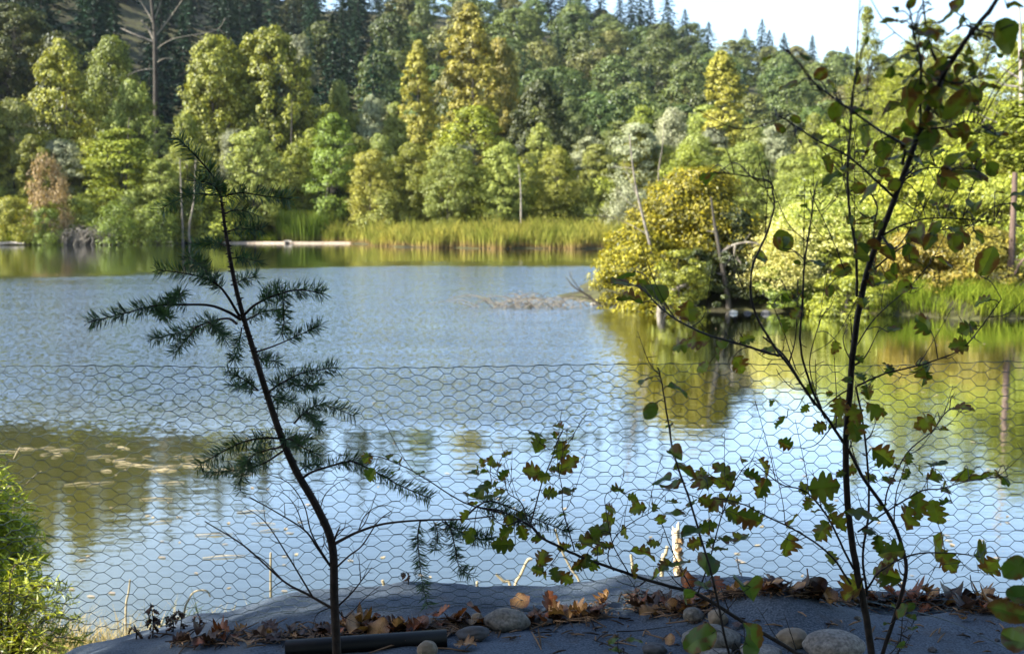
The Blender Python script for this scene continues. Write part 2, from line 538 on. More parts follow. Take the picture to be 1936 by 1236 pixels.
def make_conifer(seed, Hh, Wd, nb=90, per=16, lsize=0.55, trunk_r=0.22, t0=0.08):
    rng = np.random.default_rng(seed)
    crown, trunk = MB(), MB()
    tube(trunk, [(0, 0, -0.4), (0.03, 0, Hh * 0.5), (0, 0, Hh * 0.97)], [trunk_r, trunk_r * .6, 0.03], 6)
    for b in range(nb):
        t = (b + rng.random()) / nb
        z = Hh * (t0 + (1 - t0) * t)
        Lb = Wd / 2 * (1 - t) ** 0.8 * rng.uniform(0.65, 1.15) + 0.12
        a = b * 2.4 + rng.uniform(-.5, .5)
        n = max(4, int(per * (0.35 + Lb / (Wd / 2))))
        s = rng.uniform(0.12, 1, n)
        side = rng.normal(0, 0.16, n) * Lb * (1.15 - s)
        dirv = np.array([math.cos(a), math.sin(a), 0]); sv = np.array([-math.sin(a), math.cos(a), 0])
        P = dirv * (s * Lb)[:, None] + sv * side[:, None]
        P[:, 2] = z + 0.18 * Lb * s - 0.42 * Lb * s ** 2 + rng.normal(0, 0.08, n) - abs(side) * .3
        Nn = np.array([0, 0, 1.0]) + rng.normal(0, 0.45, (n, 3)) + dirv * 0.4
        T = dirv + sv * np.sign(side)[:, None] * 0.8 + np.array([0, 0, -0.45]) + rng.normal(0, .2, (n, 3))
        add_leaves(crown, P, Nn, lsize * rng.uniform(0.7, 1.4, n) * (0.55 + 0.45 * (1 - t)), 0.5, rng, T=T)
    return crown, trunk

PROTO = {}
def proto(key, cm, tm, mat, bark='bark', tname='trunk', H_=None, W_=None):
    c = cm.mesh('crown', M[mat]); t = tm.mesh('trunk', M[bark])
    PROTO[key] = (c, t, H_, W_)
for s in range(3):
    proto('round%d' % s, *make_crown(10 + s, 10, 7.0, 'round', 0.12, 190, 110, 0.20, 0.11, 0.11, aspect=0.6), 'sage', H_=10, W_=7.4)
for s in range(3):
    proto('slender%d' % s, *make_crown(20 + s, 10, 4.8, 'plume', 0.12, 150, 100, 0.18, 0.13, 0.09, aspect=0.6), 'sage', H_=10, W_=4.9)
for s in range(2):
    proto('maple%d' % s, *make_crown(30 + s, 16, 11, 'round', 0.16, 300, 110, 0.28, 0.085, 0.22, aspect=0.75), 'maple', H_=16, W_=11.6)
for s in range(2):
    proto('poplar%d' % s, *make_crown(40 + s, 18, 5.8, 'plume', 0.10, 330, 70, 0.22, 0.10, 0.17, aspect=0.75), 'golden', H_=18, W_=6.0)
proto('cottonwood0', *make_crown(50, 18, 6.0, 'plume', 0.12, 300, 60, 0.17, 0.10, 0.15, aspect=0.45), 'olive', H_=18, W_=5.8)
proto('cottonwood1', *make_crown(51, 18, 7.0, 'plume', 0.10, 340, 80, 0.17, 0.10, 0.15, aspect=0.45), 'olive', H_=18, W_=6.8)
for s in range(3):
    proto('bush%d' % s, *make_crown(60 + s, 3.0, 3.6, 'dome', 0.02, 55, 110, 0.14, 0.17, 0.03, aspect=0.55), 'green', H_=3.0, W_=3.8)
for s in range(4):
    proto('hill%d' % s, *make_crown(70 + s, 10, 9.0, 'round', 0.12, 110, 70, 0.36, 0.13, 0.16, aspect=0.8), 'hill', H_=10, W_=9.4)
for s in range(4):
    proto('conifer%d' % s, *make_conifer(80 + s, 20, 7.0 + s * 0.5, 120, 26, 0.72), 'conifer', H_=20, W_=7.5)

def plant(key, name, x, y, hgt, width, mat, label, cat='tree', group=None, rz=None, bark=None, z=None):
    """a thing with its crown and trunk as parts"""
    c, t, H0, W0 = PROTO[key]
    z = gz(x, y) if z is None else z
    r = empty(name, (x, y, z))
    r.scale = (width / W0, width / W0, hgt / H0)
    r.rotation_euler = (0, 0, rz if rz is not None else random.uniform(0, 6.28))
    tag(r, label, cat, group)
    for nm, me, mt in (('trunk', t, M[bark] if bark else None), ('crown', c, M[mat])):
        o = bpy.data.objects.new(nm, me)
        C.collection.objects.link(o)
        o.parent = r
        if mt:
            o.material_slots[0].link = 'OBJECT'
            o.material_slots[0].material = mt
    return r
def plant_px(key, name, u, vtop, D, wpx, mat, label, cat='tree', group=None, **kw):
    p = at(u, vtop, D)
    z = gz(p[0], D)
    return plant(key, name, p[0], D, max(0.5, p[2] - z), wpx * D / F, mat, label, cat, group, **kw)
random.seed(5)

# ------------------------------------------------------------------ far shore: trees seen one by one
T = plant_px
ST = [
 ('maple0', 'broadleaf_tree', 18, 8, 138, 190, 'darkmaple', 'dark green broad tree with sunlit tips at the left edge, behind the airy tree'),
 ('round0', 'broadleaf_tree', 30, 185, 108, 120, 'sage', 'grey-green tree on the left shore, lower than the tall airy tree beside it'),
 ('slender0', 'broadleaf_tree', 118, 72, 112, 145, 'olive', 'tall airy olive-green tree with a dark thin trunk near the left edge'),
 ('round1', 'broadleaf_tree', 205, 70, 128, 130, 'maple', 'yellow-green round tree standing behind and right of the tall airy tree on the left'),
 ('round2', 'broadleaf_tree', 245, 152, 114, 135, 'sage', 'pale sage tree in front of the dead snag, above the tan shrub'),
 ('slender1', 'broadleaf_tree', 228, 240, 104, 165, 'yellowgreen', 'yellow-green shoreline tree with a thin dark stem above the brush pile'),
 ('round1', 'broadleaf_tree', 155, 262, 110, 120, 'olive', 'olive tree between the tan shrub and the thin dark stem on the left shore'),
 ('maple1', 'broadleaf_tree', 405, 62, 116, 165, 'maple', 'left half of the big double-crowned maple, right of the dead snag'),
 ('maple0', 'broadleaf_tree', 505, 45, 117, 190, 'maple', 'widest and tallest maple on the far shore, with a dense sunlit crown'),
 ('slender2', 'broadleaf_tree', 568, 58, 122, 90, 'silver', 'pale silver-topped tree peeking out on the right of the big maple'),
 ('round2', 'broadleaf_tree', 350, 215, 106, 110, 'yellowgreen', 'light green tree at the foot of the big maple behind the fir tip'),
 ('round0', 'broadleaf_tree', 478, 240, 106, 140, 'sage', 'grey-green round tree in front of the big maple trunk'),
 ('slender0', 'broadleaf_tree', 625, 212, 106, 105, 'green', 'bright green cone-shaped tree, sunlit on one side, right of the big maple'),
 ('round1', 'broadleaf_tree', 560, 270, 110, 90, 'maple', 'dark tree in shade between the big maple and the bright green cone-shaped tree'),
 ('round2', 'broadleaf_tree', 640, 152, 124, 95, 'sage', 'dull sage tree behind the bright green cone-shaped tree'),
 ('round0', 'broadleaf_tree', 703, 178, 122, 85, 'silver', 'greyish round tree just above the utility pole crossarm'),
 ('slender1', 'broadleaf_tree', 748, 190, 122, 70, 'sage', 'small grey-green tree at the left foot of the shorter golden poplar'),
 ('poplar0', 'poplar_tree', 790, 72, 120, 86, 'golden', 'shorter golden poplar, left of the tallest one'),
 ('poplar1', 'poplar_tree', 893, 2, 120, 122, 'golden', 'tallest golden poplar, rising to the top of the picture with a dark trunk'),
 ('maple1', 'broadleaf_tree', 945, 70, 128, 110, 'rust', 'rusty golden tree close behind the tallest golden poplar'),
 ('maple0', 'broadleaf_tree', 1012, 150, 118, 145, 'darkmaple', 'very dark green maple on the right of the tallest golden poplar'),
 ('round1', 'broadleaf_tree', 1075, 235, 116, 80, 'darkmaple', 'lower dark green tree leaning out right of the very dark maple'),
 ('slender2', 'broadleaf_tree', 900, 195, 104, 150, 'yellowgreen', 'bright willow-green tree in front of the golden poplars'),
 ('round0', 'broadleaf_tree', 700, 282, 103, 110, 'golden', 'small yellowing tree right of the bright green cone-shaped tree'),
 ('round2', 'broadleaf_tree', 775, 270, 104, 120, 'olive', 'olive round tree below the shorter golden poplar'),
 ('round1', 'broadleaf_tree', 845, 275, 100, 110, 'sage', 'sage round tree in front of the bright willow-green tree, behind the reeds'),
 ('round0', 'broadleaf_tree', 952, 268, 101, 110, 'sage', 'sage round tree below the very dark maple, left of the gap of dead stems'),
 ('slender0', 'broadleaf_tree', 1024, 232, 108, 75, 'sage', 'narrow sage tree rising before the very dark maple'),
 ('round2', 'broadleaf_tree', 1055, 280, 102, 105, 'olive', 'rounded olive tree at the right end of the reed bed'),
 ('slender1', 'broadleaf_tree', 1130, 270, 106, 90, 'sage', 'grey-green tree right of the rounded olive tree, above the pale-flowered bank'),
 ('slender2', 'broadleaf_tree', 1200, 228, 104, 120, 'silver', 'thin silvery tree with bare twigs behind the tall leaning snag'),
 ('round1', 'broadleaf_tree', 1268, 205, 118, 100, 'silver', 'silver-green tree behind the yellow shrub, left of the lone golden-green poplar'),
 ('round0', 'broadleaf_tree', 1345, 240, 116, 90, 'silver', 'silver-green willow at the foot of the lone golden-green poplar'),
 ('poplar0', 'poplar_tree', 1375, 92, 118, 112, 'golden', 'lone golden-green poplar below the sloping ridge, right of centre'),
 ('round2', 'broadleaf_tree', 1300, 275, 92, 120, 'yellowgreen', 'light green tree directly above the yellow shrub'),
 ('round1', 'broadleaf_tree', 1415, 270, 90, 120, 'sage', 'pale green tree above the right side of the yellow shrub'),
 ('round0', 'broadleaf_tree', 1500, 290, 84, 130, 'sage', 'pale green tree behind the thin twigs above the pale-flowered shrub'),
 ('slender1', 'broadleaf_tree', 1465, 235, 104, 90, 'silver', 'silvery tree between the lone golden-green poplar and the tall feathery cottonwood'),
 ('round2', 'broadleaf_tree', 1540, 215, 100, 100, 'olive', 'olive tree at the left foot of the tall feathery cottonwood'),
 ('cottonwood0', 'cottonwood_tree', 1640, 4, 80, 105, 'olive', 'tall feathery cottonwood standing alone against the white sky'),
 ('cottonwood1', 'cottonwood_tree', 1760, 28, 66, 150, 'olive', 'feathery golden-green cottonwood behind the sapling top'),
 ('cottonwood0', 'cottonwood_tree', 1860, 36, 64, 150, 'olive', 'feathery cottonwood by the right edge, next to the pale dead trunk'),
 ('cottonwood1', 'cottonwood_tree', 1955, 20, 62, 150, 'maple', 'darker cottonwood cut by the right edge of the picture'),
 ('cottonwood0', 'cottonwood_tree', 1715, 75, 72, 130, 'yellowgreen', 'shorter bright cottonwood between the tall feathery one and the sapling top'),
 ('cottonwood1', 'cottonwood_tree', 1810, 60, 74, 170, 'sage', 'dull cottonwood filling the gap behind the two golden-green ones'),
 ('cottonwood0', 'cottonwood_tree', 1910, 70, 58, 150, 'yellowgreen', 'bright cottonwood behind the pale dead trunk at the right edge'),
 ('cottonwood1', 'cottonwood_tree', 1680, 130, 84, 120, 'maple', 'dark cottonwood low beside the tall feathery one'),
 ('maple0', 'broadleaf_tree', 455, 95, 122, 170, 'maple', 'maple crown filling the middle between the two big maple halves'),
 ('round0', 'broadleaf_tree', 1610, 215, 56, 170, 'yellowgreen', 'bright green leafy tree low on the right bank, under the tall feathery cottonwood'),
 ('round1', 'broadleaf_tree', 1725, 235, 52, 190, 'green', 'fresh green leafy tree on the right bank behind the sapling stem'),
 ('round2', 'broadleaf_tree', 1850, 215, 50, 200, 'yellowgreen', 'yellow-green leafy tree on the right bank, left of the brown broken snag'),
 ('round1', 'broadleaf_tree', 1960, 240, 46, 180, 'olive', 'olive leafy tree at the right edge behind the brown broken snag'),
 ('round0', 'broadleaf_tree', 1530, 320, 60, 150, 'sage', 'dull green tree behind the top of the pale-flowered shrub'),
 ('slender0', 'broadleaf_tree', 300, 300, 102, 90, 'sage', 'sage tree on the left shore above the brush pile, near the fir tip'),
 ('slender2', 'broadleaf_tree', 60, 250, 104, 80, 'maple', 'narrow green tree left of the tan shrub'),
]
for a in ST: T(*a)
for (u, vt, D, w, mat, lab) in [
        (90, 300, 99, 85, 'tan', 'pinkish tan shrub with dry leaves on the left shore'),
        (20, 375, 97, 90, 'olive', 'low olive shrub at the left edge of the far shore'),
        (85, 395, 97, 70, 'green', 'low green shrub below the tan shrub'),
        (215, 385, 98, 95, 'green', 'dark green leafy shrub right of the brush pile'),
        (285, 395, 100, 90, 'green', 'dark low shrub on the bank right of the thin dark stem'),
        (345, 400, 103, 80, 'olive', 'olive shrub by the two grey leaning stems'),
        (150, 380, 101, 85, 'yellowgreen', 'yellow-green shrub behind the grey brush pile'),
        (410, 375, 108, 90, 'yellowgreen', 'pale green shrub behind the fir stem on the far bank'),
        (470, 370, 110, 80, 'sage', 'grey-green shrub left of the reed bed, behind the fir'),
        (700, 352, 106, 90, 'yellowgreen', 'light green shrub at the back of the reed bed under the yellowing tree'),
        (810, 355, 105, 90, 'sage', 'sage shrub at the back of the reed bed below the sage round tree'),
        (930, 362, 104, 90, 'yellowgreen', 'yellow-green shrub at the back of the reed bed, below the dead stems'),
        (1110, 355, 103, 80, 'sage', 'greyish shrub at the right back corner of the reed bed'),
        (1180, 350, 95, 90, 'silver', 'silvery shrub behind the tall leaning snag'),
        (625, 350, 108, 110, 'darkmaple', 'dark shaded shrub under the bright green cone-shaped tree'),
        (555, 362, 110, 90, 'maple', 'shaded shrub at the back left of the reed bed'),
        ]:
    T('bush%d' % random.randrange(3), 'shrub', u, vt, D, w, mat, lab, 'shrub')
for k, u in enumerate(range(500, 1200, 46)):
    T('bush%d' % (k % 3), 'shrub', u + random.uniform(-15, 15), random.uniform(328, 368), random.uniform(101, 108) + (13 if u < 720 else 0), random.uniform(75, 115), random.choice(['sage', 'yellowgreen', 'olive']), 'light green shrub in the row at the back of the reed bed', 'shrub', 'shrubs at the back of the reed bed')
for k, u in enumerate(range(-60, 460, 52)):
    T('bush%d' % (k % 3), 'shrub', u + random.uniform(-15, 15), random.uniform(345, 385), random.uniform(100, 106), random.uniform(70, 110), random.choice(['sage', 'yellowgreen', 'green', 'olive']), 'low green shrub in the undergrowth of the left shore', 'shrub', 'shrubs in the undergrowth of the left shore')
_q = random.Random(61)
for k, u in enumerate(range(-40, 1560, 54)):
    D = _q.uniform(108, 119) if u < 1200 else _q.uniform(90, 112)
    T(_q.choice(['round0', 'round1', 'round2', 'slender0', 'slender1']), 'broadleaf_tree', u + _q.uniform(-22, 22), _q.uniform(235, 305), D, _q.uniform(75, 125), _q.choice(['sage', 'olive', 'sage', 'yellowgreen', 'maple', 'silver']),
      'small green tree filling the continuous belt along the far shore', 'tree', 'small trees filling the belt along the far shore')
# filler trees of the wood behind the first rank, and beyond both edges
fl = 0
for u in list(range(-420, 2500, 62)):
    for D, vt in ((132, 225), (150, 205)):
        uu = u + random.uniform(-25, 25)
        if uu > 1480 and D > 140: continue
        key = random.choice(['round0', 'round1', 'round2', 'slender0', 'slender1', 'slender2'])
        T(key, 'broadleaf_tree', uu, vt + random.uniform(-30, 55), D + random.uniform(-5, 5), random.uniform(85, 130),
          random.choice(['sage', 'maple', 'hill', 'hill', 'darkmaple']), 'green tree in the second rank of the wood behind the shoreline trees',
          'tree', 'second rank of the wood beyond the pond')
for i_, (u, D) in enumerate([(-130, 105), (-60, 112), (-210, 108), (-300, 100), (2060, 60), (2160, 52), (2260, 46), (2100, 40)]):
    T('maple%d' % (i_ % 2), 'broadleaf_tree', u, 120, D, 200 * 100 / D, 'maple', 'broad green tree beside the pond', 'tree', 'trees at the ends of the pond')

# ------------------------------------------------------------------ hillside forest, each tree an object
def hill_label(kind, u, s):
    where = 'near the ridge' if s > 0.72 else ('halfway up the hillside' if s > 0.38 else 'on the lower hillside')
    side = 'left, steep part' if u < 640 else ('middle' if u < 1150 else 'right, falling part')
    return '%s %s, %s of the forested hill' % (kind, where, side)
HP = []
r_ = np.random.default_rng(3)
def hill_try(u, r, mind):
    a = math.atan((u - W / 2) / F)
    x, y = r * math.sin(a), r * math.cos(a)
    for (px, py) in HP:
        if (px - x) ** 2 + (py - y) ** 2 < mind * mind: return None
    HP.append((x, y))
    return x, y
nb = ncf = 0
for k in range(9000):
    u = r_.uniform(-160, 1800)
    rr = float(np.interp(u, [0, 700, 1300, 1936], [300, 340, 380, 420]))
    r0 = float(np.interp(u, [0, 700, 1300, 1936], [122, 132, 146, 165]))
    s = r_.random() ** 0.8
    r = r0 + 12 + (rr + 6 - r0 - 12) * s
    # the top of the slope on the left lies above the frame
    zg = gz(r * math.sin(math.atan((u - W / 2) / F)), r * math.cos(math.atan((u - W / 2) / F)))
    if 405 - (zg - CAMZ) / r * F < -70: continue
    q = hill_try(u, r, 6.2 + 4.2 * r / 300)
    if q is None: continue
    x, y = q
    dark = u < 760 and s > 0.04 and r_.random() < 0.86  # dark conifers crowd the left slope, partly standing in for its shade
    isc = dark or r_.random() < 0.12
    if isc and ncf < 285:
        ncf += 1
        h = r_.uniform(12, 21) if u < 760 else r_.uniform(8, 14)
        plant('conifer%d' % r_.integers(4), 'conifer_tree', x, y, h, h * r_.uniform(0.38, 0.55), 'conifer', hill_label('dark blue-green conifer', u, s), 'conifer', 'conifers on the hillside')
    elif nb < 285:
        nb += 1
        h = r_.uniform(8, 14) * (1.15 if u < 700 else 1)
        mat = 'hillgold' if r_.random() < (0.25 if u > 700 else 0.05) else ('hill' if u > 700 else 'darkmaple')  # darker leaves on the left put the slope's shade into the colour
        plant('hill%d' % r_.integers(4), 'hillside_tree', x, y, h, r_.uniform(8.5, 13), mat, hill_label('golden-green round tree' if mat == 'hillgold' else 'dull green round tree', u, s), 'tree', 'broadleaf trees on the hillside')
for (u, hgt) in [(1040, 15), (1062, 11), (1078, 13), (1106, 14), (1132, 15), (1168, 13), (1188, 16), (1205, 19), (1224, 14), (1256, 18), (1288, 11), (1332, 9), (1400, 9), (1431, 13), (1445, 10), (1472, 10), (1525, 11), (1590, 9)]:
    rr = float(np.interp(u, [0, 700, 1300, 1936], [300, 340, 380, 420])) + 1
    a = math.atan((u - W / 2) / F)
    plant('conifer%d' % random.randrange(4), 'conifer_tree', rr * math.sin(a), rr * math.cos(a), hgt + 5, 10, 'conifer', 'dark conifer standing up from the skyline of the ridge', 'conifer', 'conifers on the skyline')
print('hill trees', nb, ncf)

# ------------------------------------------------------------------ dead trees and stems on the far shore
def dead_tree(name, trunk_px, D, r0, branches, label, mat='deadwood', cat='dead tree', k=7, dtip=None, tip=0.25, bmat=None):
    p0 = at(*trunk_px[0], D)
    zg = min(gz(p0[0], D), p0[2])
    root = empty(name, (p0[0], D, zg))
    off = np.array([p0[0], D, zg])
    pts = [at(u, v, D) - off for u, v in trunk_px]
    if p0[2] > zg + 0.1: pts = [np.array([pts[0][0], 0, -0.2])] + pts
    mb = MB()
    sp = spline(pts, 6)
    tube(mb, sp, np.linspace(r0, r0 * tip, len(sp)), k)
    mb.build('trunk', M[mat], root)
    if branches:
        rng = np.random.default_rng(int(trunk_px[0][0]))
        for b, rb in branches:
            mb = MB()
            bp = [at(u, v, D) - off + np.array([0, rng.uniform(-.3, .3) * q * D / 60, 0]) for q, (u, v) in enumerate(b)]
            sp = spline(bp, 5)
            tube(mb, sp, np.linspace(rb, rb * 0.3, len(sp)), 5)
            for q in range(2, len(sp) - 1, 3):
                L_ = D * 0.006 * rng.uniform(.5, 1.3)
                dd = unit(rng.normal(size=3) + np.array([0, 0, .5])) * L_
                tube(mb, [sp[q], sp[q] + dd * .6, sp[q] + dd + np.array([0, 0, -L_ * .1])], [rb * .35, rb * .25, rb * .1], 4)
            mb.build('branch', M[bmat or mat], root)
    return tag(root, label, cat)
dead_tree('dead_tree', [(296, 260), (294, 150), (292, 60), (286, 0), (283, -60)], 121, 0.36,
          [([(291, 75), (282, 58), (270, 42)], 0.22), ([(290, 80), (255, 66), (225, 52)], 0.14), ([(292, 72), (320, 30), (350, -5)], 0.09),
           ([(292, 50), (275, 20), (255, -10)], 0.09), ([(294, 130), (265, 135), (245, 145)], 0.08), ([(295, 120), (315, 112), (330, 115)], 0.07),
           ([(291, 40), (300, 10), (312, -30)], 0.08), ([(293, 95), (330, 75), (400, 55), (420, 30)], 0.06)],
          'tall dead snag with a broken white limb, left of the big maple', 'bark', bmat='deadwood')
for (px, D, r0, lab, mt) in [
        ([(108, 395), (106, 320), (104, 255), (106, 200)], 110.5, 0.13, 'thin dark trunk of a bare tree near the left edge', 'bark'),
        ([(236, 400), (240, 320), (243, 240), (245, 222)], 103.6, 0.12, 'thin dark bare stem standing on the left shore above the brush pile', 'bark'),
        ([(32, 390), (24, 330), (20, 290)], 107, 0.10, 'short dark bare stem at the far left of the shore', 'bark'),
        ([(345, 425), (343, 370), (340, 300)], 101, 0.14, 'grey straight stem left of the fir trunk on the far bank', 'deadwood'),
        ([(358, 428), (366, 380), (370, 300)], 101, 0.14, 'grey leaning stem crossing behind the fir trunk on the far bank', 'deadwood'),
        ([(545, 395), (550, 300), (552, 190)], 110, 0.16, 'grey trunk in the shade right of the big maple', 'bark'),
        ([(615, 390), (625, 330), (645, 280), (668, 272)], 105, 0.07, 'thin bent bare stem before the bright green cone-shaped tree', 'deadwood'),
        ([(985, 395), (984, 350), (980, 310)], 99, 0.10, 'pale dead stem at the back of the reeds, left of the rounded olive tree', 'barkpale'),
        ([(1245, 330), (1252, 280), (1256, 230)], 100, 0.08, 'thin dead stem behind the yellow shrub', 'deadwood'),
        ]:
    dead_tree('bare_stem', px, D, r0, None, lab, mt, 'bare tree')
# utility pole
p = at(704, 232, 150)
root = empty('utility_pole', (p[0], 150, gz(p[0], 150)))
hp = p[2] - gz(p[0], 150) + 0.35
mb = MB(); tube(mb, [(0, 0, -.3), (0, 0, hp)], [0.16, 0.12], 8); mb.build('pole', M['deadwood'], root)
mb = MB()
for zz, yy in ((hp - .45, .17),):
    v = np.array([(x, y, z) for x in (-.75, .75) for y in (yy - .06, yy + .06) for z in (zz - .09, zz + .09)])
    mb.add(v, [[0, 1, 3, 2], [4, 6, 7, 5], [0, 4, 5, 1], [2, 3, 7, 6], [0, 2, 6, 4], [1, 5, 7, 3]])
mb.build('crossarm', M['deadwood'], root)
for xx in (-.65, -.25, .3, .65):
    mb = MB(); tube(mb, [(xx, .17, hp - .36), (xx, .17, hp - .2)], [0.05, 0.03], 6); mb.build('insulator', M['deadwood'], root)
tag(root, 'grey wooden utility pole with one crossarm among the trees', 'pole')

# ------------------------------------------------------------------ reeds, grass, sand bar on the far shore
def blades(mb, P, h, w, rng, lean=0.18, k=3):
    n = len(P)
    a = rng.uniform(0, 2 * math.pi, n)
    B = np.column_stack([np.cos(a), np.sin(a), np.zeros(n)])
    ld = rng.normal(0, lean, (n, 2))
    V, A = [], []
    for q in range(k + 1):
        t = q / k
        c = P + np.column_stack([ld[:, 0] * h * t ** 2, ld[:, 1] * h * t ** 2, h * t * (1 - 0.12 * t)])
        ww = (w * (1 - 0.85 * t ** 1.5))[:, None]
        V += [c - B * ww / 2, c + B * ww / 2]
        A += [np.full(n, t), np.full(n, t)]
    V = np.stack(V, 1).reshape(-1, 3)
    A = np.stack(A, 1).reshape(-1)
    b = np.arange(n)[:, None] * (2 * (k + 1))
    f = np.concatenate([b + np.array([2 * q, 2 * q + 1, 2 * q + 3, 2 * q + 2]) for q in range(k)])
    mb.add(V, f, 0, False, A)
def blade_mat(name, base, c1, c2, transl=0.35, hi=0.35):
    m, nt, N, L, out = new_mat(name)
    geo = N.new('ShaderNodeNewGeometry')
    r = ramp(N, [(0, c1), (1, c2)])
    L.new(geo.outputs['Random Per Island'], r.inputs[0])
    at_ = N.new('ShaderNodeAttribute'); at_.attribute_name = 'along'
    mr = N.new('ShaderNodeMapRange'); mr.inputs['From Min'].default_value = 0.08; mr.inputs['From Max'].default_value = hi
    L.new(at_.outputs['Fac'], mr.inputs['Value'])
    mx = N.new('ShaderNodeMix'); mx.data_type = 'RGBA'
    L.new(mr.outputs[0], mx.inputs[0])
    mx.inputs[6].default_value = (*base, 1)
    pn = noise_node(N, L, .45, 4)
    pr = ramp(N, [(.36, (.55, .62, .5)), (.5, (1, 1, 1)), (.66, (1.15, 1.0, .9))])
    L.new(pn.outputs[0], pr.inputs[0])
    pm = N.new('ShaderNodeMix'); pm.data_type = 'RGBA'; pm.blend_type = 'MULTIPLY'; pm.inputs[0].default_value = 1
    L.new(r.outputs[0], pm.inputs[6]); L.new(pr.outputs[0], pm.inputs[7])
    L.new(pm.outputs[2], mx.inputs[7])
    d = N.new('ShaderNodeBsdfDiffuse'); t = N.new('ShaderNodeBsdfTranslucent')
    L.new(mx.outputs[2], d.inputs[0]); L.new(mx.outputs[2], t.inputs[0])
    ms = N.new('ShaderNodeMixShader'); ms.inputs[0].default_value = transl
    L.new(d.outputs[0], ms.inputs[1]); L.new(t.outputs[0], ms.inputs[2])
    L.new(ms.outputs[0], out.inputs[0])
    return m
M['reed'] = blade_mat('reed_blades', (0.24, 0.17, 0.07), (0.145, 0.165, 0.028), (0.29, 0.28, 0.062))
M['reeddark'] = blade_mat('reed_blades_dark', (0.10, 0.10, 0.03), (0.08, 0.13, 0.02), (0.16, 0.21, 0.035))
M['grass'] = blade_mat('grass_blades', (0.07, 0.075, 0.015), (0.09, 0.14, 0.014), (0.19, 0.235, 0.026))
M['drygrass'] = blade_mat('dry_grass_blades', (0.25, 0.2, 0.09), (0.32, 0.28, 0.10), (0.5, 0.42, 0.2))
rng = np.random.default_rng(21)
def scatter(n, x0, x1, y0, y1, cond):
    x = rng.uniform(x0, x1, n); y = rng.uniform(y0, y1, n)
    k = cond(x, y)
    x, y = x[k], y[k]
    return np.column_stack([x, y, ground_z(x, y) - 0.03])
mb = MB()
P = scatter(60000, -21, 12, 84, 122, lambda x, y: (y - far_y(x) > 0.15 + 0.5 * np.sin(x * 1.3)) & (y - far_y(x) < 26))
d = P[:, 1] - far_y(P[:, 0])
keep = rng.random(len(P)) < np.interp(d, [0, 6, 26], [1, .7, .35])
P = P[keep]
clump = 0.8 + 0.25 * np.sin(P[:, 0] * 0.9) * np.cos(P[:, 1] * .7) + 0.12 * np.sin(P[:, 0] * 2.9 + P[:, 1])
blades(mb, P, 2.0 * clump * rng.uniform(0.6, 1.15, len(P)), rng.uniform(.05, .11, len(P)), rng, 0.24)
tag(mb.build('reeds', M['reed'], attr_name='along'), 'broad bed of green reeds with brown bases along the far shore', 'reeds', kind='stuff')
mb = MB()
P = scatter(9000, -22.5, -15.5, 103, 112, lambda x, y: ((x + 18.6) / 3.4) ** 2 + ((y - 107) / 3.4) ** 2 < 1)
blades(mb, P, 3.1 * rng.uniform(0.8, 1.1, len(P)), rng.uniform(.05, .10, len(P)), rng, 0.1)
tag(mb.build('cattail_clump', M['reeddark'], attr_name='along'), 'taller darker clump of cattails behind the pale sand bar', 'cattails')
mb = MB()
P = scatter(30000, -62, -20, 90, 118, lambda x, y: (y - far_y(x) > 0.1) & (y - far_y(x) < 13))
blades(mb, P, 0.75 * rng.uniform(0.4, 1.3, len(P)), rng.uniform(.05, .12, len(P)), rng, 0.35)
tag(mb.build('bank_grass', M['grass'], attr_name='along'), 'low yellow-green grass on the left part of the far bank', 'grass', kind='stuff')
# sand bar
mb = MB()
n = 60
t = np.linspace(0, 1, n)
xs = -26.0 + 14.0 * t
for_ = []
wd = 1.0 * np.sin(np.pi * t) ** 0.6 * (0.8 + 0.25 * np.sin(t * 17))
yc = 102.6 - 0.8 * t + 0.3 * np.sin(t * 9)
prof = [(-1, -0.08), (-0.55, 0.10), (0.3, 0.15), (1, 0.05)]
V = np.stack([np.column_stack([xs, yc + a * wd, np.full(n, b)]) for a, b in prof], 1).reshape(-1, 3)
q = np.arange(n - 1)[:, None] * 4
f = np.concatenate([q + np.array([k, k + 4, k + 5, k + 1]) for k in range(3)])
mb.add(V, f, 0, True)
M['sand'] = rough_mat('pale_sand', (0.21, 0.165, 0.12), (0.34, 0.275, 0.215), 3, bump=0.3)
tag(mb.build('sand_bar', M['sand']), kind='structure')
# brush pile, shore logs
def twig_pile(name, cen, rx, ry, rz, n, r, label, mat='deadwood', cat='branches', seed=1, flat=False):
    rg = np.random.default_rng(seed)
    mb = MB()
    for k in range(n):
        a = rg.uniform(0, 2 * math.pi)
        b = np.array([rg.normal(0, rx * .5), rg.normal(0, ry * .4), 0])
        L_ = rg.uniform(.3, 1) * rx
        e = b + np.array([math.cos(a) * L_, math.sin(a) * L_ * ry / rx, rg.uniform(0.1, 1) * rz])
        m_ = (b + e) / 2 + np.array([0, 0, rg.uniform(.1, .7) * rz]) + rg.normal(0, .08 * rx, 3) * [1, 1, .3]
        s = spline([b + [0, 0, -.08], m_, e], 4)
        tube(mb, s, np.linspace(r * rg.uniform(.5, 1.3), r * .25, len(s)), 4)
    o = mb.build(name, M[mat])
    o.location = cen
    return tag(o, label, cat)
p = at(160, 440, 98); twig_pile('brush_pile', (p[0], 98, gz(p[0], 98)), 2.1, 1.6, 1.5, 150, .045, 'grey pile of dead brush on the left shore', seed=2)
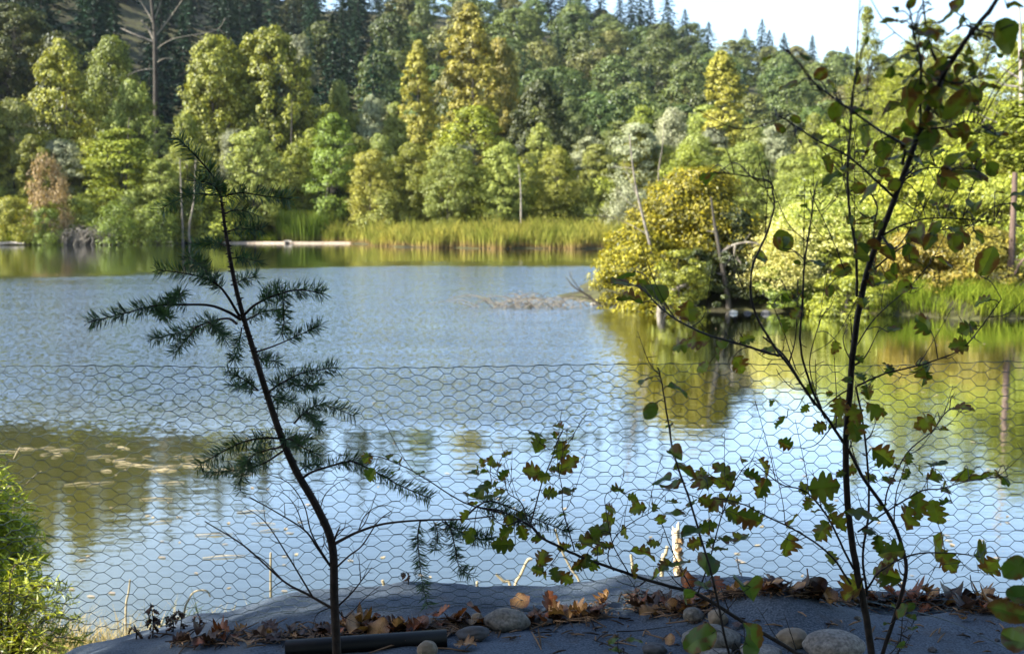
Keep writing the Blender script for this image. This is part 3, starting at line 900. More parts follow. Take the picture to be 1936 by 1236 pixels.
for (u, v, D, L_, lab) in [(20, 458, 96, 2.4, 'weathered log lying at the waterline on the far left'), (290, 461, 101, 3.6, 'pale driftwood log at the waterline below the dark shrub'), (545, 457, 101.2, 0.7, 'small pale driftwood piece on the sand bar')]:
    p = at(u, v, D)
    mb = MB()
    s = spline([(-L_ / 2, 0, .1), (0, .1, .18), (L_ / 2, -.05, .12)], 6)
    tube(mb, s, np.linspace(.16, .07, len(s)), 7)
    o = mb.build('driftwood_log', M['barkpale']); o.location = (p[0], D, max(gz(p[0], D), 0) + .02)
    tag(o, lab, 'log')

# ------------------------------------------------------------------ right-hand peninsula
def big_shrub(name, u, vtop, D, wpx, mat, label, seed, lsize=0.085, nclump=150, nleaf=150, depth=None, profile='dome', top_mat=None, vb=None):
    p = at(u, vtop, D)
    z = gz(p[0], D)
    hgt = p[2] - z
    wd = wpx * D / F
    cm, tm = make_crown(seed, hgt, wd, profile, 0.02, nclump, nleaf, lsize, 0.12, 0.04, up=0.45, aspect=0.5)
    r = empty(name, (p[0], D, z))
    if depth: r.scale = (1, depth, 1)
    cm.build('foliage', M[mat], r); tm.build('stems', M['bark'], r)
    if top_mat:
        rg = np.random.default_rng(seed + 1)
        fm = MB()
        for c in range(210):
            a = rg.uniform(0, 2 * math.pi); rr = math.sqrt(rg.random()) * wd / 2 * 0.95
            zt = hgt * math.sqrt(max(0.05, 1 - (rr / (wd / 2)) ** 2.2)) * rg.uniform(0.75, 1.05)
            n = 60
            d_ = rg.normal(0, 1, (n, 3)) * np.array([.22, .22, .07]) * hgt * 0.45
            P = np.array([rr * math.cos(a), rr * math.sin(a), zt]) + d_
            add_leaves(fm, P, np.array([0, 0, 1.]) + rg.normal(0, .5, (n, 3)), lsize * rg.uniform(.5, 1.1, n), .5, rg)
        fm.build('flower_sprays', M[top_mat], r)
    return tag(r, label, 'shrub')
big_shrub('shrub', 1325, 322, 32.8, 265, 'yellowshrub', 'large rounded yellow-green shrub turning gold at the end of the point', 101, 0.10, 330, 190)
big_shrub('shrub', 1205, 425, 31.3, 190, 'yellowshrub', 'lower golden mound spilling to the water, left side of the large yellow shrub', 102, 0.09, 190, 160)
big_shrub('shrub', 1285, 470, 29.3, 130, 'maple', 'small green bush at the foot of the large yellow shrub', 103, 0.09, 60, 120)
big_shrub('shrub', 1392, 395, 31.6, 150, 'darkmaple', 'dark olive bush added as the shaded right foot of the large yellow shrub', 113, 0.09, 120, 130)  # dark leaf colour stands in for shadow on the yellow shrub's right
big_shrub('shrub', 1320, 470, 30.9, 110, 'darkmaple', 'dark low bush added as the shaded hollow under the large yellow shrub', 114, 0.08, 70, 120)  # dark leaf colour stands in for the yellow shrub's shadowed hollow
big_shrub('shrub', 1560, 385, 34.8, 260, 'knot', 'green shrub topped with bright creamy yellow flower sprays', 104, 0.11, 200, 140, top_mat='pale')
big_shrub('shrub', 1475, 440, 30.8, 120, 'knot', 'light green bush between the large yellow shrub and the cream-flowered shrub', 105, 0.09, 80, 130, top_mat='pale')
big_shrub('shrub', 1600, 490, 29.9, 150, 'lime', 'low shrub with dark hollows at the foot of the cream-flowered shrub', 106, 0.09, 80, 110)
big_shrub('shrub', 1740, 440, 31.8, 200, 'rust', 'olive shrub with rusty leaves behind the sapling stem', 107, 0.10, 130, 120)
big_shrub('shrub', 1860, 430, 31.3, 180, 'rust', 'rusty green shrub left of the brown broken snag', 108, 0.10, 130, 120)
big_shrub('shrub', 1720, 335, 39.3, 260, 'yellowgreen', 'tall bright green thicket behind the rusty shrubs', 109, 0.13, 180, 120)
big_shrub('shrub', 1890, 330, 38.3, 250, 'olive', 'tall olive thicket at the right edge behind the brown broken snag', 110, 0.13, 180, 120)
big_shrub('shrub', 2040, 360, 34.3, 260, 'knot', 'green thicket on the bank past the right edge', 111, 0.12, 130, 110)
big_shrub('shrub', 1570, 330, 44.3, 240, 'green', 'green thicket behind the cream-flowered shrub', 112, 0.14, 150, 120)
mb = MB()
P = scatter(42000, 7.8, 22, 28, 36, lambda x, y: (pen_sd(x, y) > 0.02) & (pen_sd(x, y) < 1.7))
P = P[rng.random(len(P)) < (0.25 + 0.75 * (np.sin(P[:, 0] * 2.1) + np.sin(P[:, 0] * 5.3 + 1) > -0.4))]
blades(mb, P, 0.55 * rng.uniform(0.5, 1.35, len(P)), rng.uniform(.012, .03, len(P)), rng, 0.3)
tag(mb.build('grass', M['grass'], attr_name='along'), 'bright green grass tufts along the right waterline', 'grass', kind='stuff')
M['mud'] = rough_mat('dark_mud', (0.05, 0.035, 0.02), (0.14, 0.10, 0.06), 2)
dead_tree('dead_tree', [(1250, 560), (1228, 460), (1208, 380), (1197, 320), (1190, 255)], 30.6, 0.060,
          [([(1222, 442), (1170, 415), (1105, 405)], .014), ([(1205, 372), (1188, 330), (1180, 300)], .012), ([(1200, 318), (1170, 316), (1150, 318)], .012), ([(1210, 395), (1185, 380), (1165, 350)], .010)],
          'tall thin leaning snag in front of the golden mound', 'deadwood')
dead_tree('dead_tree', [(1377, 575), (1365, 500), (1352, 430), (1344, 372)], 30.8, 0.10,
          [([(1362, 478), (1390, 462), (1420, 458), (1445, 470)], .045), ([(1366, 505), (1385, 490), (1400, 500), (1385, 540)], .04), ([(1390, 464), (1388, 500), (1392, 535)], .04), ([(1356, 440), (1335, 436)], .025), ([(1420, 458), (1432, 475), (1425, 490)], .025), ([(1365, 520), (1345, 512)], .02), ([(1405, 462), (1420, 440)], .02)],
          'dark grey dead snag with a crooked bleached branch before the large yellow shrub', 'bark', bmat='deadwood')
dead_tree('dead_tree', [(1904, 560), (1912, 480), (1916, 400), (1919, 326)], 30.5, 0.10,
          [([(1908, 540), (1925, 500), (1945, 470)], .06), ([(1906, 552), (1930, 535), (1950, 530)], .045), ([(1912, 490), (1935, 492)], .03), ([(1917, 425), (1938, 430)], .05)],
          'brown broken-topped snag near the right edge', 'barkbrown', tip=0.7)
dead_tree('dead_tree', [(1945, 560), (1934, 330), (1932, 200), (1928, 60), (1926, 10)], 47, 0.16,
          [([(1930, 150), (1900, 130), (1885, 118)], .06), ([(1932, 165), (1900, 160), (1880, 150)], .05), ([(1934, 255), (1895, 235), (1845, 213)], .07), ([(1920, 248), (1895, 220), (1870, 205)], .05), ([(1934, 270), (1915, 240)], .05)],
          'tall pale dead trunk with bare white branches at the right edge', 'barkpale')
# driftwood at the tip of the point
p = at(1010, 565, 32)
twig_pile('driftwood_branches', (p[0], 32.0, 0.0), 1.7, 0.8, 0.30, 90, .015, 'tangle of thin dull branches lying in the water off the point', 'deadwood', seed=5)
def px_branch(name, segs, D, label, mat, cat='branch'):
    mb = MB()
    for pts, r in segs:
        s = spline([at(u, v, D) for u, v in pts], 6)
        tube(mb, s, np.linspace(r, r * .35, len(s)), 6)
    return tag(mb.build(name, M[mat]), label, cat)
px_branch('driftwood_branch', [([(1135, 578), (1110, 558), (1085, 542), (1070, 524)], .04), ([(1100, 551), (1082, 528), (1076, 512)], .02), ([(1120, 566), (1090, 560), (1060, 562)], .02)], 31.5, 'dark bent branch rising from the water at the tip of the point', 'bark')
px_branch('driftwood_branch', [([(1246, 600), (1252, 568), (1275, 548), (1305, 535)], .10), ([(1252, 570), (1256, 590), (1265, 596)], .07)], 29.6, 'bleached forked driftwood log propped on the bank under the leaning snag', 'deadwood', 'log')
def blob(seed, rx, ry, rz, rough=0.18, sub=4, freq=1.2, flat=0.0):
    bm = bmesh.new()
    bmesh.ops.create_icosphere(bm, subdivisions=sub, radius=1.0)
    for v in bm.verts:
        n_ = mnoise.noise(v.co * freq + Vector((seed * 3.1, seed * 1.7, 0))) * rough + mnoise.noise(v.co * freq * 2.6 + Vector((0, seed, 0))) * rough * .35
        v.co = v.co * (1 + n_)
        if flat and v.co.z > flat: v.co.z = flat + (v.co.z - flat) * .4
        v.co = Vector((v.co.x * rx, v.co.y * ry, v.co.z * rz))
    V = np.array([v.co[:] for v in bm.verts]); f = np.array([[q.index for q in fc.verts] for fc in bm.faces])
    bm.free()
    m = MB(); m.add(V, f, 0, True)
    return m
def stone_mat(name, c1, c2, scale=14, rough=0.8, speck=True):
    m, nt, N, L, out = new_mat(name)
    p = N.new('ShaderNodeBsdfPrincipled')
    n = noise_node(N, L, scale, 5); r = ramp(N, [(.35, c1), (.68, c2)])
    L.new(n.outputs[0], r.inputs[0])
    n2 = noise_node(N, L, scale * 11, 3)
    r2 = ramp(N, [(.35, (.55, .55, .55)), (.55, (1, 1, 1)), (.72, (1.35, 1.33, 1.3))])
    L.new(n2.outputs[0], r2.inputs[0])
    mx = N.new('ShaderNodeMix'); mx.data_type = 'RGBA'; mx.blend_type = 'MULTIPLY'; mx.inputs[0].default_value = 1 if speck else .3
    L.new(r.outputs[0], mx.inputs[6]); L.new(r2.outputs[0], mx.inputs[7])
    L.new(mx.outputs[2], p.inputs['Base Color'])
    p.inputs['Roughness'].default_value = rough
    b = N.new('ShaderNodeBump'); b.inputs['Strength'].default_value = .35; b.inputs['Distance'].default_value = .003
    n3 = noise_node(N, L, scale * 6, 6); L.new(n3.outputs[0], b.inputs['Height']); L.new(b.outputs[0], p.inputs['Normal'])
    L.new(p.outputs[0], out.inputs[0])
    return m
M['stgrey'] = stone_mat('stone_grey', (.085, .08, .07), (.19, .18, .155))
M['sttan'] = stone_mat('stone_tan', (.14, .115, .085), (.25, .21, .155), speck=False)
M['stdark'] = stone_mat('stone_dark', (.035, .035, .038), (.09, .09, .092), speck=False)
M['stpale'] = stone_mat('stone_pale', (.13, .125, .115), (.24, .23, .21))
M['stwhite'] = stone_mat('stone_white', (.4, .38, .33), (.6, .58, .52), speck=False)
rs = random.Random(4)
for k, (u, D, s, mt) in enumerate([(1388, 29.9, .09, 'stwhite'), (1200, 31.0, .10, 'stgrey'), (1170, 31.6, .14, 'stgrey'), (1148, 32.2, .12, 'stpale'), (1330, 29.9, .10, 'stdark'), (1290, 29.9, .07, 'stgrey'), (1415, 29.9, .08, 'stdark'), (1450, 29.8, .10, 'stdark'), (1125, 32.6, .10, 'stpale')]):
    x = (u - W / 2) / F * D
    o = blob(40 + k, s * 1.3, s, s * .8, sub=3).build('shore_rock', M[mt]); o.location = (x, D, max(0.0, gz(x, D)) + s * .2)
    lab = ['white rock at the waterline below the grey dead snag', 'grey rock at the foot of the golden mound, nearest the leaning snag', 'grey rock at the foot of the golden mound, farther from the leaning snag', 'pale rock at the left tip of the point', 'dark rock on the mud below the large yellow shrub', 'small grey rock below the large yellow shrub', 'small dark rock right of the white rock', 'dark rock below the light green bush', 'smallest pale rock, at the very tip of the point'][k]
    tag(o, lab, 'rock')

# ------------------------------------------------------------------ floating leaves and debris
def flat_leaf_mesh(seed, mat):
    rg = np.random.default_rng(seed)
    n = 14
    a = np.linspace(0, 2 * math.pi, n, endpoint=False)
    r = (0.5 + 0.12 * np.cos(2 * a)) * rg.uniform(.75, 1.15, n)
    V = np.vstack([np.column_stack([r * np.cos(a), r * np.sin(a) * .72, 0.10 * np.abs(np.cos(a + 1)) + .02]), [[0, 0, 0.02]]])
    m = MB(); m.add(V, [[n, q, (q + 1) % n] for q in range(n)], 0, True)
    return m.mesh('floating_leaf', mat)
M['deadleafpale'] = leaf_mat('floating_leaf_pale', (.30, .24, .15), (.55, .46, .32), .15)
FLM = [flat_leaf_mesh(s, M['deadleafpale']) for s in range(4)]
rf = random.Random(9)
spots = [(1405, 1063), (1397, 1060), (1790, 1012), (1800, 1030), (1793, 1022), (1855, 1022), (1868, 1078), (700, 820), (745, 838), (795, 780), (1115, 802), (1100, 745), (1345, 885), (1280, 830), (540, 1000), (548, 1008), (210, 960), (280, 975), (290, 890), (50, 850), (80, 862), (1515, 870), (1690, 835), (560, 1048), (990, 945)]
while len(spots) < 120:
    u, v = rf.uniform(120, 1930), 700 + 430 * rf.random() ** 0.8
    if v < 800 and rf.random() < .6: continue
    spots.append((u, v))
for k in range(26): spots.append((rf.gauss(1330, 90), rf.uniform(610, 690)))
for k in range(20): spots.append((rf.uniform(1500, 1900), rf.uniform(620, 760)))
for (u, v) in spots:
    d = ray(u, v); p = CAM + d * (CAMZ / -d[2])
    if gz(p[0], p[1]) > -0.05: continue
    o = bpy.data.objects.new('floating_leaf', rf.choice(FLM)); C.collection.objects.link(o)
    s = rf.uniform(.028, .06) * (1 if p[1] < 14 else 1.2)
    o.location = (p[0], p[1], .002); o.scale = (s, s, s * .8); o.rotation_euler = (0, 0, rf.uniform(0, 6.3))
    tag(o, 'pale dead leaf floating on the pond', 'leaf', 'leaves floating on the pond')
mb = MB()
rg = np.random.default_rng(31)
for (u0, u1, v0, v1, n) in [(185, 380, 862, 892, 22), (0, 130, 846, 866, 6), (380, 470, 880, 900, 8), (0, 350, 820, 960, 9), (300, 560, 960, 1080, 6)]:
    for k in range(n):
        u, v = rg.uniform(u0, u1), rg.uniform(v0, v1)
        d = ray(u, v); p = CAM + d * (CAMZ / -d[2])
        a = rg.normal(0.15, .4); L_ = rg.uniform(.03, .16)
        dx = np.array([math.cos(a), math.sin(a), 0]) * L_
        tube(mb, [p - dx + [0, 0, .006], p + [rg.normal(0, .02), .01, .012], p + dx + [0, 0, .006]], [.003, .005, .002], 4)
M['straw'] = rough_mat('straw', (.22, .19, .11), (.40, .34, .22), 6)
tag(mb.build('floating_debris', M['straw']), 'pale floating straw and weed streaks on the green water', 'debris', kind='stuff')

# ------------------------------------------------------------------ near bank: fabric, pipe, stones
def fabric_mat():
    m, nt, N, L, out = new_mat('ground_fabric')
    p = N.new('ShaderNodeBsdfPrincipled')
    n = noise_node(N, L, 230, 3); n1 = noise_node(N, L, 5, 5)
    r = ramp(N, [(.3, (.028, .041, .058)), (.7, (.112, .144, .184))])
    L.new(n.outputs[0], r.inputs[0])
    r1 = ramp(N, [(.3, (.72, .72, .72)), (.65, (1.05, 1.05, 1.05))])
    L.new(n1.outputs[0], r1.inputs[0])
    mx = N.new('ShaderNodeMix'); mx.data_type = 'RGBA'; mx.blend_type = 'MULTIPLY'; mx.inputs[0].default_value = 1
    L.new(r.outputs[0], mx.inputs[6]); L.new(r1.outputs[0], mx.inputs[7])
    nd_ = noise_node(N, L, 9, 7, rough=.65)
    rd = ramp(N, [(.56, (0, 0, 0)), (.72, (.75, .75, .75))])
    L.new(nd_.outputs[0], rd.inputs[0])
    dm = N.new('ShaderNodeMix'); dm.data_type = 'RGBA'
    L.new(rd.outputs[0], dm.inputs[0]); L.new(mx.outputs[2], dm.inputs[6]); dm.inputs[7].default_value = (.055, .045, .036, 1)
    L.new(dm.outputs[2], p.inputs['Base Color'])
    p.inputs['Roughness'].default_value = .9
    p.inputs['Specular IOR Level'].default_value = .2
    b = N.new('ShaderNodeBump'); b.inputs['Strength'].default_value = .5; b.inputs['Distance'].default_value = .002
    L.new(n.outputs[0], b.inputs['Height']); L.new(b.outputs[0], p.inputs['Normal'])
    L.new(p.outputs[0], out.inputs[0])
    return m
M['fabric'] = fabric_mat()
mb = MB()
gx = np.linspace(-1.75, 2.6, 220); gt = np.linspace(0, 1, 90)
GX, GT = np.meshgrid(gx, gt)
ymax = 2.90 - 0.03 * np.sin(gx * 5)
GY = 0.6 + GT * (ymax[None, :] - 0.6)
GZ = fab_z(GX, GY)
nx, ny = len(gx), len(gt)
i = np.arange(ny - 1)[:, None] * nx; j = np.arange(nx - 1)[None, :]
mb.add(np.stack([GX, GY, GZ], -1).reshape(-1, 3), np.stack([i + j, i + j + 1, i + nx + j + 1, i + nx + j], -1).reshape(-1, 4), 0, True)
tag(mb.build('ground_fabric', M['fabric']), 'grey-blue landscaping fabric covering the near bank under the stones', 'ground fabric')

M['pipe'] = rough_mat('black_plastic', (.006, .006, .007), (.013, .013, .014), 5, rough=.5, bump=0, spec=.25)
a, b = on_fab(560, 1240), on_fab(845, 1222)
a[2] += .016; b[2] += .018
d = unit(b - a)
mb = MB()
L_ = np.linalg.norm(b - a)
th = np.linspace(0, 2 * math.pi, 24, endpoint=False)
px_ = np.cross(d, [0, 0, 1.]); px_ = unit(px_); pz_ = np.cross(px_, d)
ringd = lambda c, r: c + r * (np.cos(th)[:, None] * px_ + np.sin(th)[:, None] * pz_)
rings = [ringd(a - d * .02, .0175), ringd(b, .0175), ringd(b, .0148), ringd(b - d * .12, .0148)]
V = np.vstack(rings)
f = []
for k in range(3):
    for q in range(24): f.append([k * 24 + q, (k + 1) * 24 + q, (k + 1) * 24 + (q + 1) % 24, k * 24 + (q + 1) % 24])
mb.add(V, f, 0, True)
mb.add(np.vstack([rings[3], [b - d * .12]]), [[24, q, (q + 1) % 24] for q in range(24)])
tag(mb.build('drain_pipe', M['pipe']), 'black plastic pipe with an open end lying beside the fir trunk', 'pipe')

STN = [(957, 1187, 95, 52, 'stgrey', 'large speckled grey oval stone, biggest left of the leafy branch'), (893, 1208, 66, 34, 'stdark', 'flat dark stone leaning against the large oval stone'),
       (902, 1178, 24, 26, 'sttan', 'small tan pebble left of the large oval stone'), (808, 1238, 44, 38, 'sttan', 'round tan pebble in front of the black pipe'),
       (1236, 1236, 48, 30, 'stdark', 'shiny dark angular stone on the bare fabric'), (1345, 1226, 120, 62, 'stgrey', 'wide grey stone under the leaning branch'),
       (1352, 1246, 80, 30, 'stpale', 'flat pale stone in front of the wide grey stone'), (1311, 1172, 44, 34, 'stgrey', 'small grey stone among leaves, left of two'), (1357, 1180, 42, 40, 'sttan', 'small tan-grey stone just above the wide grey stone'),
       (1497, 1218, 66, 44, 'sttan', 'tan stone half hidden behind the pale boulder'), (1578, 1240, 122, 66, 'stpale', 'large pale boulder at the foot of the leafy sapling'), (1440, 1243, 90, 34, 'stpale', 'low speckled stone between the branch and the pale boulder'),
       (1026, 1178, 44, 18, 'stdark', 'thin dark flat stone right of the large oval stone'), (1621, 1172, 15, 12, 'stgrey', 'tiny pebble just left of the sapling stem'), (1763, 1232, 18, 14, 'stdark', 'tiny dark pebble right of the sapling stems'),
       (1885, 1212, 10, 8, 'stdark', 'tiniest pebble near the right edge of the fabric')]
for k, (u, v, wp, hp_, mt, lab) in enumerate(STN):
    p = on_fab(u, v)
    s = p[1] / F
    rx, rz = wp * s / 2 * .94, hp_ * s / 2 * .9
    o = blob(k, rx, rx * .75, rz, rough=.34 if mt == 'stdark' else .22, sub=4, freq=1.0).build('stone', M[mt])
    o.location = (p[0], p[1], p[2] + rz * .6); o.rotation_euler = (rs.uniform(-.1, .1), rs.uniform(-.12, .12), 0)
    tag(o, lab, 'stone')

# ------------------------------------------------------------------ leaf shapes
HALF = [(0, 0), (.07, .06), (.22, .10), (.36, .20), (.33, .27), (.22, .31), (.42, .38), (.52, .48), (.44, .53), (.27, .56), (.40, .64), (.43, .73), (.33, .76), (.20, .78), (.24, .88), (.12, .93), (0, 1.0)]
HALF2 = [(0, 0), (.14, .04), (.27, .11), (.31, .16), (.36, .24), (.37, .29), (.42, .38), (.41, .43), (.44, .52), (.41, .57), (.40, .66), (.35, .71), (.32, .80), (.24, .86), (.14, .95), (0, 1.0)]
def leaf_geo(L_, fold, bend, curl, width=1.0, shape=HALF):
    """one lobed leaf in its own frame (x across, y along, z up), with a rim attribute"""
    hp = np.array(shape)
    mid = hp[:, 1]
    V, A, f = [], [], []
    n = len(hp)
    for sgn in (-1, 1):
        b0 = len(V)
        for (w, y) in hp:
            for t in (0.0, 0.55, 1.0):
                x = w * t * width
                V.append((sgn * x, y, fold * x + bend * y * y + curl * x * x * 1.6 + 0.03 * math.sin(y * 14) * t))
                A.append(t)
        for q in range(n - 1):
            for t in range(2):
                a_ = b0 + q * 3 + t; b_ = a_ + 3
                f.append([a_, b_, b_ + 1, a_ + 1] if sgn > 0 else [a_, a_ + 1, b_ + 1, b_])
    return np.array(V) * L_, np.array(f), np.array(A)
def lobed_leaf_mat(name, g1, g2, rust, amt=0.5, transl=.3):
    m, nt, N, L, out = new_mat(name)
    geo = N.new('ShaderNodeNewGeometry')
    r = ramp(N, [(0, g1), (1, g2)])
    L.new(geo.outputs['Random Per Island'], r.inputs[0])
    n = noise_node(N, L, 60, 4)
    at_ = N.new('ShaderNodeAttribute'); at_.attribute_name = 'rim'
    ad = N.new('ShaderNodeMath'); ad.operation = 'MULTIPLY_ADD'
    L.new(at_.outputs['Fac'], ad.inputs[0]); ad.inputs[1].default_value = .22; L.new(n.outputs[0], ad.inputs[2])
    ad2 = N.new('ShaderNodeMath'); ad2.operation = 'MULTIPLY_ADD'
    L.new(geo.outputs['Random Per Island'], ad2.inputs[0]); ad2.inputs[1].default_value = .22; L.new(ad.outputs[0], ad2.inputs[2])
    rr = ramp(N, [(.74 - .12 * amt, (0, 0, 0)), (.90 - .12 * amt, (1, 1, 1))])
    L.new(ad2.outputs[0], rr.inputs[0])
    mx = N.new('ShaderNodeMix'); mx.data_type = 'RGBA'
    L.new(rr.outputs[0], mx.inputs[0]); L.new(r.outputs[0], mx.inputs[6]); mx.inputs[7].default_value = (*rust, 1)
    d = N.new('ShaderNodeBsdfPrincipled'); d.inputs['Roughness'].default_value = .5; d.inputs['Specular IOR Level'].default_value = .35
    t = N.new('ShaderNodeBsdfTranslucent')
    L.new(mx.outputs[2], d.inputs['Base Color'])
    br = N.new('ShaderNodeMix'); br.data_type = 'RGBA'; br.blend_type = 'MULTIPLY'; br.inputs[0].default_value = 1; br.inputs[7].default_value = (2.2, 2.0, .8, 1)
    L.new(mx.outputs[2], br.inputs[6]); L.new(br.outputs[2], t.inputs[0])
    ms = N.new('ShaderNodeMixShader'); ms.inputs[0].default_value = transl
    L.new(d.outputs[0], ms.inputs[1]); L.new(t.outputs[0], ms.inputs[2]); L.new(ms.outputs[0], out.inputs[0])
    return m
M['sapleaf'] = lobed_leaf_mat('sapling_leaf', (.032, .062, .010), (.15, .185, .022), (.085, .042, .014), .28, .5)
M['sapleaf2'] = lobed_leaf_mat('sapling_leaf_green', (.03, .07, .014), (.075, .12, .022), (.075, .04, .012), .0, .42)
M['fallen'] = lobed_leaf_mat('fallen_leaf', (.20, .095, .030), (.44, .26, .10), (.10, .04, .014), .35, .12)
M['fallenred'] = lobed_leaf_mat('fallen_leaf_red', (.16, .05, .02), (.30, .10, .035), (.05, .02, .012), .4, .12)
M['fallendark'] = lobed_leaf_mat('fallen_leaf_dark', (.035, .018, .012), (.09, .045, .028), (.02, .01, .008), .4, .1)
M['twig'] = rough_mat('sapling_bark', (.010, .008, .007), (.030, .024, .021), 60, rough=.7, bump=.5, bscale=180, bdist=.002)
M['firbark'] = rough_mat('fir_bark', (.010, .007, .006), (.032, .023, .019), 50, rough=.8, bump=.6, bscale=150, bdist=.002)

# ------------------------------------------------------------------ douglas fir sapling
def D_fir(v): return float(np.interp(v, [255, 600, 1236], [1.98, 2.02, 2.06]))
fir_root = empty('fir_sapling', (at(640, 1290, 2.06)[0], 2.06, float(fab_z(at(640, 1290, 2.06)[0], 2.06))))
FO = np.array(fir_root.location)
trunk_px = [(640, 1310), (637, 1236), (632, 1130), (628, 1030), (600, 960), (560, 890), (530, 820), (500, 730), (480, 665), (462, 605), (445, 540), (432, 470), (424, 420), (418, 372)]
pts = [at(u, v, D_fir(v)) - FO for u, v in trunk_px]
pts[0][2] = -0.03
sp = spline(pts, 8)
mb = MB()
tube(mb, sp, np.interp(np.linspace(0, 1, len(sp)), [0, .2, .4, .7, 1], [.0088, .0076, .0066, .0043, .0021]), 10)
rgs = np.random.default_rng(9)
for q in range(4, len(sp) - 2):
    for _ in range(3):
        dd = rgs.normal(size=3); dd[2] *= .4; dd = unit(dd)
        rr_ = np.interp(q / len(sp), [0, .4, 1], [.0085, .0066, .0024])
        tube(mb, [sp[q] + dd * rr_ * .7, sp[q] + dd * (rr_ + rgs.uniform(.001, .006))], [.0016, .0006], 4)
mb.build('trunk', M['firbark'], fir_root)
